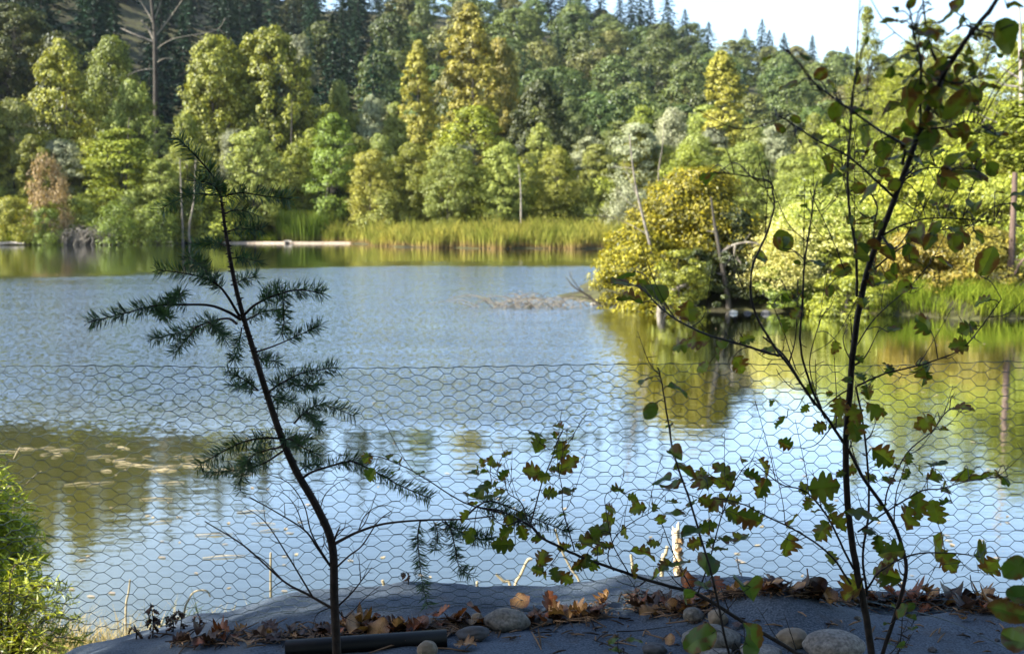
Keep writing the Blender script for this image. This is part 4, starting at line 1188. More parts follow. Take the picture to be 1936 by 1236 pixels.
BR = [ # pixel path, base radius, needles from t, needle length px, depth drift
 ([(418, 374), (412, 352), (400, 330), (370, 295), (335, 260)], .0026, 0.0, 26, -.02),
 ([(418, 372), (412, 369), (366, 367), (339, 376), (303, 396)], .0020, .25, 24, .05),
 ([(418, 370), (412, 360), (394, 346), (366, 342)], .0022, .1, 26, -.08),
 ([(418, 372), (423, 371), (457, 365), (502, 371), (550, 376)], .0020, .12, 24, -.06),
 ([(424, 405), (440, 398), (462, 399), (489, 408)], .0016, .2, 22, .05),
 ([(426, 439), (450, 432), (470, 433), (496, 435)], .0016, .2, 22, -.05),
 ([(427, 464), (410, 460), (398, 460), (364, 464)], .0015, .1, 18, .05),
 ([(434, 489), (457, 487), (470, 490), (487, 494)], .0015, .1, 20, -.04),
 ([(453, 598), (430, 560), (412, 539), (385, 525), (344, 516), (296, 510)], .0026, .35, 24, -.07),
 ([(412, 539), (395, 520), (380, 503), (355, 485)], .0018, .1, 24, -.12),
 ([(437, 539), (457, 530), (470, 526), (484, 524)], .0015, .1, 22, .05),
 ([(455, 604), (430, 589), (394, 577), (335, 576), (294, 578), (244, 590), (167, 609)], .0030, .38, 25, -.10),
 ([(335, 576), (325, 566), (345, 553)], .0012, .1, 20, -.1),
 ([(294, 578), (300, 590), (320, 600)], .0012, .1, 20, -.12),
 ([(448, 612), (430, 602), (394, 609), (353, 625), (285, 641)], .0026, .3, 24, .06),
 ([(371, 617), (358, 635), (345, 650), (328, 670)], .0016, .05, 22, .05),
 ([(394, 609), (412, 622), (425, 641)], .0015, .05, 24, .1),
 ([(457, 600), (484, 575), (525, 557), (566, 548), (611, 555)], .0026, .3, 25, -.07),
 ([(534, 556), (536, 580), (537, 605), (533, 632)], .0015, .1, 22, -.08),
 ([(500, 568), (510, 552), (525, 545)], .0014, .1, 24, .05),
 ([(462, 606), (480, 598), (498, 589), (527, 584)], .0020, .15, 24, .08),
 ([(482, 666), (515, 655), (539, 645), (584, 625), (607, 614)], .0018, .5, 20, -.06),
 ([(457, 620), (452, 650), (442, 680)], .0014, .1, 22, .05),
 ([(484, 672), (500, 680), (526, 683)], .0014, .05, 22, .06),
 ([(489, 738), (466, 720), (450, 711), (428, 702)], .0016, .15, 18, -.05),
 ([(487, 738), (462, 732), (436, 728)], .0014, .15, 18, .06),
 ([(503, 745), (520, 732), (539, 720), (575, 704), (640, 694)], .0022, .15, 25, -.07),
 ([(539, 720), (560, 728), (580, 728), (604, 726)], .0015, .1, 22, -.08),
 ([(510, 748), (530, 752), (560, 762)], .0016, .1, 22, .08),
 ([(523, 805), (524, 785), (525, 757)], .0014, .6, 14, .0),
 ([(556, 800), (570, 785), (590, 770), (616, 766), (670, 786)], .0020, .1, 24, .07),
 ([(580, 778), (590, 792), (605, 808)], .0014, .1, 22, .1),
 ([(531, 828), (498, 828), (461, 835), (424, 852), (374, 880)], .0024, .05, 24, -.08),
 ([(533, 845), (505, 850), (480, 860), (460, 885), (454, 930)], .0020, .1, 24, .06),
 ([(535, 852), (505, 872), (470, 886), (430, 890), (387, 893)], .0020, .2, 22, .1),
 ([(533, 832), (550, 830), (568, 843), (607, 862)], .0020, .05, 24, -.07),
 ([(540, 850), (555, 838), (580, 832)], .0015, .05, 22, .08),
 ([(570, 905), (590, 892), (627, 880), (660, 872), (677, 876), (714, 894), (762, 920), (815, 942)], .0026, .22, 24, -.06),
 ([(560, 895), (580, 880), (605, 878)], .0014, .3, 18, .08),
 ([(628, 1030), (650, 1018), (677, 1005), (725, 990), (795, 983), (876, 981), (935, 975)], .0034, .95, 16, -.10),
 ([(795, 983), (790, 1010), (791, 1038), (797, 1093), (808, 1143)], .0016, .05, 22, -.07),
 ([(842, 985), (852, 1000), (861, 1038), (869, 1072), (894, 1088)], .0016, .08, 22, -.08),
 ([(836, 985), (865, 1002), (898, 1016), (931, 1020)], .0015, .1, 22, -.12),
 ([(820, 985), (828, 1010), (822, 1040)], .0012, .1, 22, -.05),
 ([(876, 981), (905, 955), (935, 948), (1009, 979), (1075, 1006)], .0020, .28, 22, -.12),
 ([(905, 958), (940, 966), (975, 985), (1000, 992)], .0014, .1, 20, -.10),
 # bare twigs
 ([(625, 1070), (600, 1035), (575, 1001), (516, 964), (470, 938)], .0024, 2, 0, -.06),
 ([(626, 1148), (580, 1122), (535, 1097), (461, 1031), (387, 985)], .0028, 2, 0, .06),
 ([(590, 1126), (546, 1053), (502, 987), (461, 957)], .0018, 2, 0, -.05),
 ([(624, 1068), (590, 1010), (575, 955), (546, 913), (505, 895)], .0016, 2, 0, .07),
 ([(575, 1001), (560, 960), (540, 935), (515, 925)], .0011, 2, 0, .0),
 ([(535, 1097), (500, 1060), (470, 1040), (440, 1005)], .0013, 2, 0, .09),
 ([(629, 1030), (636, 1010), (643, 994)], .0028, 2, 0, -.03),
 ([(630, 1078), (660, 1050), (685, 1030), (715, 985), (740, 965)], .0020, 2, 0, -.05),
 ([(634, 1150), (665, 1120), (685, 1095), (703, 1072)], .0020, 2, 0, .05),
 ([(682, 1098), (680, 1070), (678, 1045)], .0011, 2, 0, .05),
 ([(632, 1145), (600, 1160), (590, 1190)], .0012, 2, 0, -.04),
 ([(625, 1010), (605, 985), (612, 940), (635, 915), (662, 902)], .0013, 2, 0, .06),
 ([(629, 1050), (612, 1020), (618, 985)], .0012, 2, 0, .05),
 ([(677, 1005), (690, 975), (720, 955), (760, 962)], .0012, 2, 0, -.08),
 ([(660, 1015), (685, 995), (700, 965), (712, 930)], .0012, 2, 0, -.1),
 ([(640, 1155), (655, 1165), (690, 1130), (720, 1105)], .0012, 2, 0, .03),
]
rgn = np.random.default_rng(77)
nd = MB()
def needles(path, t_from, L_, dens, rg):
    seg = np.linalg.norm(np.diff(path, axis=0), axis=1)
    s = np.concatenate([[0], np.cumsum(seg)]); tot = s[-1]
    n = int(tot * (1 - t_from) * dens)
    if n < 1: return
    q = rg.uniform(t_from * tot, tot, n)
    ph = rg.uniform(0, 6)
    q = q[rg.random(n) < .68 + .32 * np.sin(q * 160 + ph)]
    n = len(q)
    P = np.stack([np.interp(q, s, path[:, c]) for c in range(3)], 1)
    idx = np.clip(np.searchsorted(s, q) - 1, 0, len(seg) - 1)
    Td = unit(np.diff(path, axis=0))[idx]
    d = rg.normal(size=(n, 3)); d = unit(d - Td * np.sum(d * Td, 1)[:, None])
    d = unit(d + Td * rg.uniform(.2, .75, n)[:, None])
    d[:, 2] += .05
    Ln = L_ * rg.uniform(.65, 1.15, n)[:, None]
    B = unit(np.cross(d, rg.normal(size=(n, 3)))) * 0.00082
    e = P + d * Ln; m_ = P + d * Ln * .55 + np.cross(B, d) * 1.2
    V = np.stack([P - B * .5, P + B * .5, m_ + B, e, m_ - B], 1).reshape(-1, 3)
    nd.add(V, np.arange(n * 5).reshape(-1, 5), 0, False)
for path_px, rb, tf, ln, drift in BR:
    n = len(path_px)
    p3 = []
    for q, (u, v) in enumerate(path_px):
        p3.append(at(u, v, D_fir(v) + drift * q / max(1, n - 1)) - FO)
    sp_ = spline(p3, 8)
    mb = MB()
    tube(mb, sp_, np.linspace(rb, rb * .35, len(sp_)), 6)
    if tf > 1:                                              # fine side twigs on the dead wood
        for q in range(6, len(sp_) - 2, 5):
            dd = unit(rgn.normal(size=3) + unit(sp_[q] - sp_[q - 1]) * 1.2) * rgn.uniform(.015, .05)
            tube(mb, [sp_[q], sp_[q] + dd * .6, sp_[q] + dd + rgn.normal(0, .004, 3)], [rb * .4, rb * .3, rb * .15], 4)
    mb.build('branch', M['firbark'], fir_root)
    if tf <= 1:
        needles(sp_, tf, ln * 2.02 / F * 1.12, 2700, rgn)
M['needle'] = leaf_mat('fir_needles', (.018, .052, .016), (.055, .135, .034), .18, 0, 0, .05)
nd.build('needles', M['needle'], fir_root)
tag(fir_root, 'slim young fir with a bent tip and drooping needle sprays behind the black pipe', 'fir')

# ------------------------------------------------------------------ leafy saplings
def sapling(name, stems, leaves, Dfun, label, mat, seed, trunk_n=1, shape=HALF, grow=1.0, petiole=True):
    rg = np.random.default_rng(seed)
    u0, v0 = stems[0][0][0]
    p0 = at(u0, v0, Dfun(v0, u0))
    zf = float(fab_z(p0[0], p0[1]))
    root = empty(name, (p0[0], p0[1], zf))
    off = np.array([p0[0], p0[1], zf])
    allp = []
    for k, (px, r0, r1, drift) in enumerate(stems):
        mb = MB()
        n = len(px)
        pts = [at(u, v, Dfun(v, u) + drift * q / max(1, n - 1)) - off for q, (u, v) in enumerate(px)]
        if px[0][1] > 1225:
            e = pts[0].copy()
            gzz = float(fab_z(e[0] + off[0], e[1] + off[1])) - zf
            if e[2] > gzz: pts = [np.array([e[0] + (pts[0][0] - pts[1][0]) * .3, e[1], gzz - .03])] + pts
        s = spline(pts, 8)
        s = s + np.cumsum(rg.normal(0, .0003, s.shape), 0)
        tube(mb, s, np.linspace(r0 * .70, r1 * .7, len(s)), 9 if k < trunk_n else 6)
        for q in range(5, len(s) - 1, 6):                  # buds and spurs
            dd = unit(rg.normal(size=3)) * rg.uniform(.004, .010)
            tube(mb, [s[q], s[q] + dd], [r1 * .9, r1 * .4], 4)
        if n > 3:
            for q in range(10, len(s) - 4, 5):
                if rg.random() < (.35 if k < trunk_n else .62):
                    td = unit(s[q + 1] - s[q - 1])
                    sd_ = rg.normal(size=3) * np.array([1, .5, .8]); sd_ = unit(sd_ - td * np.dot(sd_, td))
                    L_ = rg.uniform(.025, .11)
                    e1 = s[q] + (td * .6 + sd_ * .7) * L_ * .5
                    e2 = s[q] + (td * .8 + sd_ * .7 + np.array([0, 0, .35])) * L_
                    tw = spline([s[q], e1, e2], 5)
                    tube(mb, tw, np.linspace(r1 * .75, .0004, len(tw)), 5)
                    for w_ in range(3, len(tw) - 1, 3):
                        dd = unit(rg.normal(size=3) + unit(tw[w_] - tw[w_ - 1])) * rg.uniform(.004, .02)
                        tube(mb, [tw[w_], tw[w_] + dd], [.0006, .0004], 4)
        mb.build('trunk' if k < trunk_n else 'branch', M['twig'], root)
        allp.append(s)
    AP = np.vstack(allp)
    lf = MB(); pt = lf
    for (u, v, s, e) in leaves:
        D = Dfun(v, u) + rg.uniform(-.05, .05)
        c = at(u, v, D) - off
        Lm = s * D / F * grow * float(np.interp(v, [0, 330, 700], [.92, 1.05, 1.2]))
        near = AP[np.argmin(np.sum((AP - c) ** 2 * np.array([1, .4, 1]), 1))]
        dirv = (c - near) * np.array([1, .35, 1])
        if np.linalg.norm(dirv) < 1e-3: dirv = rg.normal(size=3)
        dirv = unit(unit(dirv) + np.array([rg.normal(0, .45), rg.normal(0, .25), rg.normal(-.15, .45)]))
        if e == 'e':                                        # nearly edge-on: blade lies flat
            dirv[2] *= .3; dirv = unit(dirv)
            nv = np.array([rg.normal(0, .25), -.12 + rg.normal(0, .12), 1.0])
        elif e == 'f':
            dirv[1] *= .3; dirv = unit(dirv)
            nv = np.array([rg.normal(0, .25), -1.0, .35 + rg.normal(0, .2)])
        else:
            nv = np.array([rg.normal(0, .5), (-.75 if v > 420 else -.45) + rg.normal(0, .35), (.65 if v > 420 else .9) + rg.normal(0, .4)])
        nv = nv - dirv * np.dot(nv, dirv); nv = unit(nv)
        xv = np.cross(dirv, nv)
        V, f, A = leaf_geo(Lm, rg.uniform(.1, .8), rg.uniform(-.55, .2), rg.uniform(-.9, .5), rg.uniform(.72, 1.08), HALF2 if v < 560 else shape)
        V[:, 0] += V[:, 1] * rg.normal(0, .10); V[:, 2] += Lm * .05 * np.sin(V[:, 1] / Lm * 9 + rg.uniform(0, 6)) * np.sign(V[:, 0])
        V[:, 1] -= Lm * .5
        base = c - dirv * Lm * .5
        lf.add(c + V[:, :1] * xv + V[:, 1:2] * dirv + V[:, 2:] * nv, f, 0, True, A)
        g_ = near - base
        if np.linalg.norm(g_) < .12:
            mid = (near + base) / 2 + np.array([0, 0, .15 * np.linalg.norm(g_)])
            tube(pt, spline([near, mid, base, base + dirv * Lm * .15], 4), .0007, 4, 1)
        else:
            q = AP[np.argmin(np.sum((AP - base) ** 2, 1))]
            mid = (q + base) / 2 + np.array([0, 0, .02])
            tube(pt, spline([q, mid, base, base + dirv * Lm * .15], 5), .0008, 4, 1)
    lf.build('foliage', [M[mat], M['twig']], root, 'rim')
    return tag(root, label, 'sapling')
def conv(lst, ox, oy, sc):
    out = []
    for it in lst:
        x, y, s = it[:3]
        out.append((ox + x / sc, oy + y / sc, s, it[3] if len(it) > 3 else 'n'))
    return out
E, Fc = 'e', 'f'
def D_A(v, u=0): return float(np.interp(v, [0, 180, 330, 660, 1000, 1236], [0.98, 1.1, 1.30, 1.68, 1.86, 1.9]))
A_leaves = conv([(55, 315, 16), (95, 410, 28, E), (118, 508, 26, Fc), (200, 730, 25), (305, 735, 52, Fc), (225, 805, 26), (265, 845, 20, E), (330, 830, 25), (370, 890, 38), (295, 925, 34), (140, 885, 32), (120, 1000, 44), (340, 1070, 32), (280, 430, 26, Fc), (235, 250, 24), (210, 340, 20), (330, 268, 12), (410, 200, 26), (480, 180, 24), (520, 215, 28), (515, 262, 30), (565, 330, 38), (380, 335, 34), (450, 360, 38), (370, 410, 34), (460, 440, 40, Fc), (590, 565, 42, Fc), (558, 612, 12), (530, 670, 26), (615, 690, 28), (385, 655, 20), (435, 640, 24), (485, 850, 55, E), (590, 825, 20), (525, 940, 34, E), (570, 1000, 32, Fc), (640, 1025, 40), (590, 1090, 50), (620, 1150, 50), (450, 1215, 50)], 1440, 640, 2.577)
A_leaves += conv([(440, 40, 30, E), (270, 165, 38), (105, 145, 25, E), (420, 280, 12), (460, 330, 35, E), (300, 415, 36), (375, 440, 14), (200, 585, 22), (250, 640, 20), (195, 660, 22), (100, 690, 22), (145, 625, 14), (340, 600, 55, E), (320, 680, 30), (380, 725, 34), (480, 680, 44), (560, 675, 50, E), (660, 655, 45, E), (185, 860, 50), (240, 810, 50), (345, 840, 45), (370, 800, 30, E), (345, 1010, 55), (370, 1075, 48), (555, 1050, 38), (590, 1105, 46)], 1640, 640, 2.574)
A_leaves += conv([(155, 270, 40, Fc), (240, 425, 14), (385, 405, 30, E), (165, 670, 20, Fc), (85, 720, 20, E), (240, 775, 24), (140, 860, 26), (500, 1005, 24), (640, 1060, 28, E), (665, 1090, 18), (1060, 205, 44), (1160, 260, 34), (1020, 300, 34), (1030, 370, 30), (1340, 250, 42, E), (1310, 290, 38), (1490, 250, 30), (1240, 400, 36, E), (1540, 410, 54), (1515, 680, 32), (1125, 845, 40, Fc), (915, 890, 28), (1415, 870, 34), (1360, 1000, 30), (1110, 1170, 40), (870, 1140, 24), (700, 690, 26, E), (560, 470, 30), (690, 330, 26), (870, 350, 28), (700, 130, 26), (620, 140, 22), (800, 165, 22), (760, 430, 26), (850, 560, 26), (980, 590, 26)], 1440, 380, 3.635)
A_leaves += conv([(110, 240, 16, E), (50, 325, 30, E), (265, 330, 30), (350, 435, 32, Fc), (160, 510, 40), (400, 508, 32, E), (440, 650, 38, Fc), (435, 700, 24), (80, 680, 20), (200, 700, 22, Fc), (115, 745, 26, Fc), (225, 830, 28), (440, 840, 36), (390, 950, 34), (630, 880, 44), (490, 980, 32), (410, 1040, 42, E), (620, 1090, 50), (360, 1180, 16), (240, 1200, 20), (615, 235, 18), (570, 410, 20), (560, 465, 22), (590, 650, 45, E), (745, 130, 36, E), (780, 50, 20)], 1440, 0, 3.0885)
A_leaves += conv([(190, 15, 32, E), (290, 15, 18), (80, 135, 45, E), (180, 330, 32), (280, 170, 60, E), (430, 90, 60, E), (470, 20, 40), (500, 130, 45), (590, 190, 36), (760, 200, 70, Fc), (800, 30, 30), (840, 320, 20), (480, 400, 36, E), (560, 410, 34), (330, 440, 42, E), (150, 500, 42, E), (240, 490, 36), (440, 500, 50), (560, 540, 44), (180, 560, 44), (220, 610, 50, E), (330, 580, 40), (470, 620, 70, E), (430, 660, 45), (540, 560, 40), (180, 740, 44), (300, 700, 36), (310, 820, 46), (430, 770, 44), (690, 790, 60, E), (150, 900, 60, E), (150, 960, 30), (230, 930, 34), (500, 990, 90, E), (600, 960, 40), (330, 870, 24)], 1660, 0, 3.09)
A_leaves += conv([(680, 90, 30, E), (1000, 540, 30)], 1100, 300, 2.942) + [(1345, 330, 38, E), (1330, 695, 30, 'n'), (1455, 660, 30, 'n'), (1375, 645, 36, 'e'), (1398, 690, 34, 'f'), (1290, 650, 38, 'n'), (1320, 640, 40, 'n'), (1365, 660, 38, 'n'), (1218, 545, 34, 'n'), (1175, 535, 46, 'e'), (1180, 525, 50, 'e'), (1190, 570, 46, 'e'), (1240, 555, 48, 'n'), (1300, 590, 42, 'e'), (1412, 640, 26, 'n')]
_r = random.Random(88)
A_leaves += [(min(1935, max(1480, c_ + _r.gauss(0, 75))), v_, _r.uniform(16, 30), _r.choice(['n', 'n', 'e', 'f'])) for v_ in range(60, 560, 7) for c_ in [1840 - .36 * v_]]
A_leaves += [(min(1935, _r.gauss(1775, 70)), max(5, _r.gauss(190, 95)), _r.uniform(24, 46), _r.choice(['e', 'e', 'n'])) for _ in range(52)]
A_stems = [
 ([(1652, 1260), (1649, 1236), (1630, 1126), (1616, 1065), (1602, 963), (1598, 846), (1607, 730), (1612, 660), (1624, 571), (1643, 493), (1672, 411), (1701, 329), (1722, 264), (1757, 175), (1796, 101), (1842, 39), (1890, -20)], .0098, .0026, 0),
 ([(1664, 1250), (1668, 1236), (1709, 1103), (1705, 1033), (1672, 963), (1630, 902), (1598, 846), (1556, 786), (1528, 753), (1500, 710), (1476, 674), (1440, 640)], .0062, .0018, .0),
 ([(1640, 1126), (1632, 1056), (1644, 963), (1640, 846), (1621, 730)], .0032, .0022, .04),
 ([(1609, 1103), (1574, 1051), (1518, 1010), (1453, 977), (1397, 949), (1346, 940)], .0028, .0012, -.05),
 ([(1614, 1075), (1565, 977), (1523, 930), (1472, 912), (1425, 874)], .0028, .0012, .06),
 ([(1640, 1112), (1663, 1080), (1723, 1047), (1793, 1042), (1849, 1051)], .0028, .0010, -.10),
 ([(1621, 1005), (1672, 968), (1742, 926), (1779, 921), (1840, 905), (1905, 898)], .0024, .0010, -.1),
 ([(1672, 963), (1681, 921), (1714, 860), (1761, 818), (1793, 777), (1826, 767)], .0020, .0009, .06),
 ([(1690, 990), (1694, 930), (1712, 870)], .0018, .0009, .02),
 ([(1619, 730), (1672, 707), (1742, 688), (1812, 660), (1850, 618), (1890, 565)], .0024, .0010, -.05),
 ([(1607, 735), (1580, 752), (1556, 770)], .0020, .0010, .02),
 ([(1560, 790), (1528, 716), (1514, 660), (1518, 560), (1522, 493), (1536, 400), (1546, 348)], .0030, .0010, -.08),
 ([(1540, 765), (1490, 690), (1464, 658), (1426, 590), (1421, 518), (1448, 450), (1463, 400), (1464, 373), (1455, 348), (1411, 336), (1350, 330)], .0030, .0010, -.12),
 ([(1472, 672), (1421, 658), (1338, 634), (1285, 609), (1247, 580), (1215, 550), (1170, 532)], .0030, .0010, -.18),
 ([(1620, 560), (1617, 480), (1600, 369), (1602, 252), (1606, 167), (1617, 109)], .0028, .0009, -.04),
 ([(1707, 310), (1707, 276), (1641, 233), (1540, 163), (1501, 120), (1470, 93)], .0026, .0009, -.03),
 ([(1690, 372), (1650, 340), (1602, 299), (1547, 268), (1493, 233), (1458, 217)], .0024, .0009, .04),
 ([(1600, 520), (1580, 470), (1547, 400), (1530, 360)], .0014, .0007, .03),
 ([(1648, 490), (1652, 427), (1656, 388), (1633, 357), (1609, 334)], .0016, .0008, .05),
 ([(1740, 230), (1741, 117), (1726, 58), (1718, 12)], .0020, .0008, -.03),
 ([(1690, 360), (1740, 320), (1800, 318), (1850, 320)], .0018, .0008, -.05),
 ([(1660, 450), (1720, 420), (1790, 410), (1880, 418)], .0020, .0009, -.05),
 ([(1640, 520), (1700, 470), (1760, 440), (1840, 425)], .0020, .0009, .05),
 ([(1730, 245), (1790, 240), (1840, 230), (1885, 255)], .0018, .0008, -.05),
 ([(1770, 150), (1820, 160), (1860, 140)], .0018, .0008, -.04),
 ([(1505, 700), (1480, 620), (1463, 580)], .0014, .0007, .03),
 ([(1555, 780), (1530, 690), (1545, 610), (1560, 580)], .0014, .0007, .06),
 ([(1614, 660), (1655, 600), (1720, 545), (1760, 500)], .0016, .0007, .06),
 ([(1612, 690), (1595, 640), (1610, 600)], .0013, .0007, .05),
 ([(1580, 800), (1540, 840), (1490, 845)], .0014, .0007, .04),
 ([(1830, 50), (1870, 60), (1915, 45)], .0018, .0008, -.05),
 ([(1520, 750), (1500, 775), (1470, 765)], .0010, .0006, .03),
]
sapling('leafy_sapling', A_stems, A_leaves, D_A, 'tall leafy sapling with a leaning dark main stem rising beside the pale boulder', 'sapleaf', 201, 1)
B_leaves = conv([(550, 140, 30, E), (710, 95, 20, E), (700, 160, 18, E), (795, 135, 18, E), (575, 220, 40, E), (745, 255, 34, Fc), (780, 360, 44, Fc), (680, 395, 18), (525, 410, 36), (610, 450, 28), (355, 285, 18), (190, 345, 16), (250, 335, 18), (290, 370, 18, E), (160, 380, 18), (200, 400, 18, E), (120, 420, 22, E), (335, 430, 22, Fc), (190, 505, 36, E), (280, 495, 16), (110, 560, 34, E), (210, 590, 34), (305, 555, 26, E), (120, 630, 28), (75, 715, 26), (110, 845, 30), (250, 775, 32), (380, 745, 24), (350, 820, 32), (460, 825, 28), (330, 905, 40), (460, 710, 20), (655, 555, 26), (775, 550, 34, E), (735, 695, 18, E), (540, 600, 10), (580, 860, 26), (740, 920, 20), (780, 915, 12), (600, 1000, 36), (570, 1080, 22), (610, 1120, 20), (690, 1110, 28), (760, 1140, 30), (930, 860, 44), (900, 910, 30), (850, 915, 16), (990, 800, 30), (840, 1040, 26), (900, 1020, 28), (950, 1040, 24), (980, 950, 24)], 860, 780, 3.636)
B_leaves += conv([(135, 705, 30), (215, 730, 20), (240, 790, 30), (100, 785, 22), (85, 845, 28), (70, 890, 34), (170, 912, 28), (20, 930, 26), (80, 995, 22), (25, 1015, 22), (315, 785, 22), (360, 840, 28), (430, 760, 26, E), (270, 1030, 44), (325, 970, 24), (215, 1130, 24), (340, 1145, 30), (845, 620, 32), (900, 680, 40, Fc), (920, 565, 34), (740, 755, 30), (780, 735, 14), (745, 830, 34), (830, 850, 44), (890, 840, 20), (610, 890, 32), (540, 975, 30), (625, 970, 20, E), (715, 960, 34, E), (790, 945, 38, E), (680, 1010, 30, E), (570, 630, 50), (660, 640, 50), (590, 600, 20), (700, 590, 44), (720, 650, 30), (520, 765, 34), (600, 760, 28), (660, 745, 34, E), (800, 540, 20, E), (470, 1090, 40, E), (380, 1095, 34, E), (480, 1150, 34)], 1120, 680, 2.809)
B_leaves += [(697, 865, 26, 'n'), (700, 900, 34, 'f'), (730, 864, 22, 'e'), (752, 875, 22, 'e'), (748, 888, 20, 'e'), (795, 895, 18, 'e')]
B_stems = [
 ([(1520, 1250), (1500, 1233), (1406, 1177), (1313, 1121), (1275, 1112), (1186, 1086), (1094, 1053), (1027, 1020), (998, 994), (950, 970), (913, 962)], .0062, .0020, 0),
 ([(998, 994), (1009, 972), (1024, 916), (1046, 861), (1055, 835), (1064, 817)], .0022, .0009, .05),
 ([(1086, 1042), (1075, 1000), (1064, 964), (1062, 920), (1057, 894), (1052, 850)], .0018, .0008, -.06),
 ([(1020, 1010), (998, 985), (985, 950), (960, 930), (950, 900), (930, 880)], .0020, .0008, .04),
 ([(955, 905), (935, 895), (905, 890)], .0010, .0006, .02),
 ([(950, 970), (876, 948), (806, 905), (760, 880), (714, 861), (690, 862)], .0020, .0009, -.05),
 ([(1040, 850), (1020, 835), (1008, 815)], .0010, .0006, .02),
 ([(1160, 1078), (1150, 1050), (1165, 1010), (1200, 980), (1235, 960), (1260, 930)], .0020, .0008, .05),
 ([(1190, 1086), (1160, 1030), (1150, 980), (1145, 940), (1165, 925)], .0016, .0007, -.05),
 ([(1313, 1121), (1280, 1060), (1255, 1000), (1245, 975)], .0018, .0008, .05),
 ([(1320, 1120), (1340, 1060), (1365, 970), (1395, 900), (1420, 870)], .0022, .0008, -.05),
 ([(1345, 1085), (1330, 1030), (1320, 1000)], .0012, .0006, .05),
 ([(1365, 970), (1320, 940), (1260, 925), (1215, 928)], .0016, .0007, .05),
 ([(1390, 905), (1370, 920), (1340, 915)], .0012, .0006, -.03),
 ([(1398, 895), (1430, 905), (1450, 915)], .0012, .0006, .03),
 ([(1094, 1053), (1110, 1090), (1125, 1100)], .0010, .0006, .0),
 ([(1060, 1040), (1040, 1070), (1020, 1090)], .0012, .0006, .0),
 ([(1186, 1086), (1200, 1110), (1207, 1130)], .0010, .0006, .0),
 ([(1380, 1160), (1370, 1130), (1362, 1110)], .0016, .0008, .0),
]
def D_B(v, u=0): return float(np.interp(u, [700, 1000, 1300, 1520], [1.90, 1.92, 1.95, 1.93]))
sapling('leafy_sapling', B_stems, B_leaves, D_B, 'low arching sapling branch with lobed rusty leaves, reaching over the fabric before the netting', 'sapleaf', 202, 1)
C_leaves = conv([(280, 100, 26, E), (455, 150, 34, E), (305, 270, 32), (405, 350, 26), (445, 500, 30), (500, 585, 44, E), (360, 620, 44, E), (415, 660, 44), (440, 820, 36, E), (520, 910, 40, E), (610, 1080, 50, Fc)], 1120, 680, 2.809)
C_leaves += conv([(1190, 250, 35), (1330, 190, 44, E), (1680, 190, 62, E), (1660, 640, 72), (1300, 590, 62)], 1000, 1060, 4.033)
C_stems = [([(1400, 1250), (1378, 1236), (1346, 1093), (1304, 949), (1276, 870), (1262, 790), (1250, 730), (1243, 700)], .0032, .0012, 0),
           ([(1352, 1120), (1325, 1110), (1300, 1125)], .0012, .0007, 0), ([(1362, 1165), (1395, 1130), (1420, 1110)], .0012, .0007, 0), ([(1385, 1240), (1400, 1225), (1412, 1215)], .0012, .0007, 0)]
sapling('leafy_sapling', C_stems, C_leaves, lambda v, u=0: float(np.interp(v, [700, 1236], [1.5, 1.62])), 'thin upright shoot with paired blurred leaves, crossing the arching branch', 'sapleaf2', 203, 1, HALF2)
D_leaves = conv([(990, 370, 26), (940, 345, 22), (1040, 350, 24), (1065, 445, 20, E), (885, 488, 16, E), (1080, 525, 22, E), (915, 632, 14, E), (1005, 640, 18, Fc)], 1460, 1060, 4.067)
sapling('seedling', [([(1697, 1245), (1700, 1225), (1706, 1168), (1704, 1145)], .0020, .0009, 0)], D_leaves, lambda v, u=0: 1.88, 'tiny seedling with small bright leaves at the right of the sapling stems', 'sapleaf2', 204, 1, HALF2)
sapling('seedling', [([(1180, 1260), (1172, 1236), (1170, 1210)], .0014, .0008, 0)], [(1160, 1206, 22, 'e'), (1196, 1206, 26, 'e'), (1163, 1231, 24, 'e'), (1180, 1250, 30, 'e')], lambda v, u=0: 1.45, 'blurred small seedling at the bottom edge left of the dark angular stone', 'sapleaf2', 205, 1, HALF2)
sapling('leafy_sapling', [([(1985, 1260), (1980, 1236), (1965, 1150), (1940, 1060), (1950, 1000)], .0030, .0012, 0)],
        [(1908, 1165, 60, 'n'), (1922, 1215, 62, 'n'), (1925, 1075, 46, 'n'), (1930, 1130, 44, 'n'), (1960, 1040, 50, 'n')], lambda v, u=0: 1.25, 'blurred leafy shoot cut by the bottom right edge', 'sapleaf2', 206, 1, HALF2)

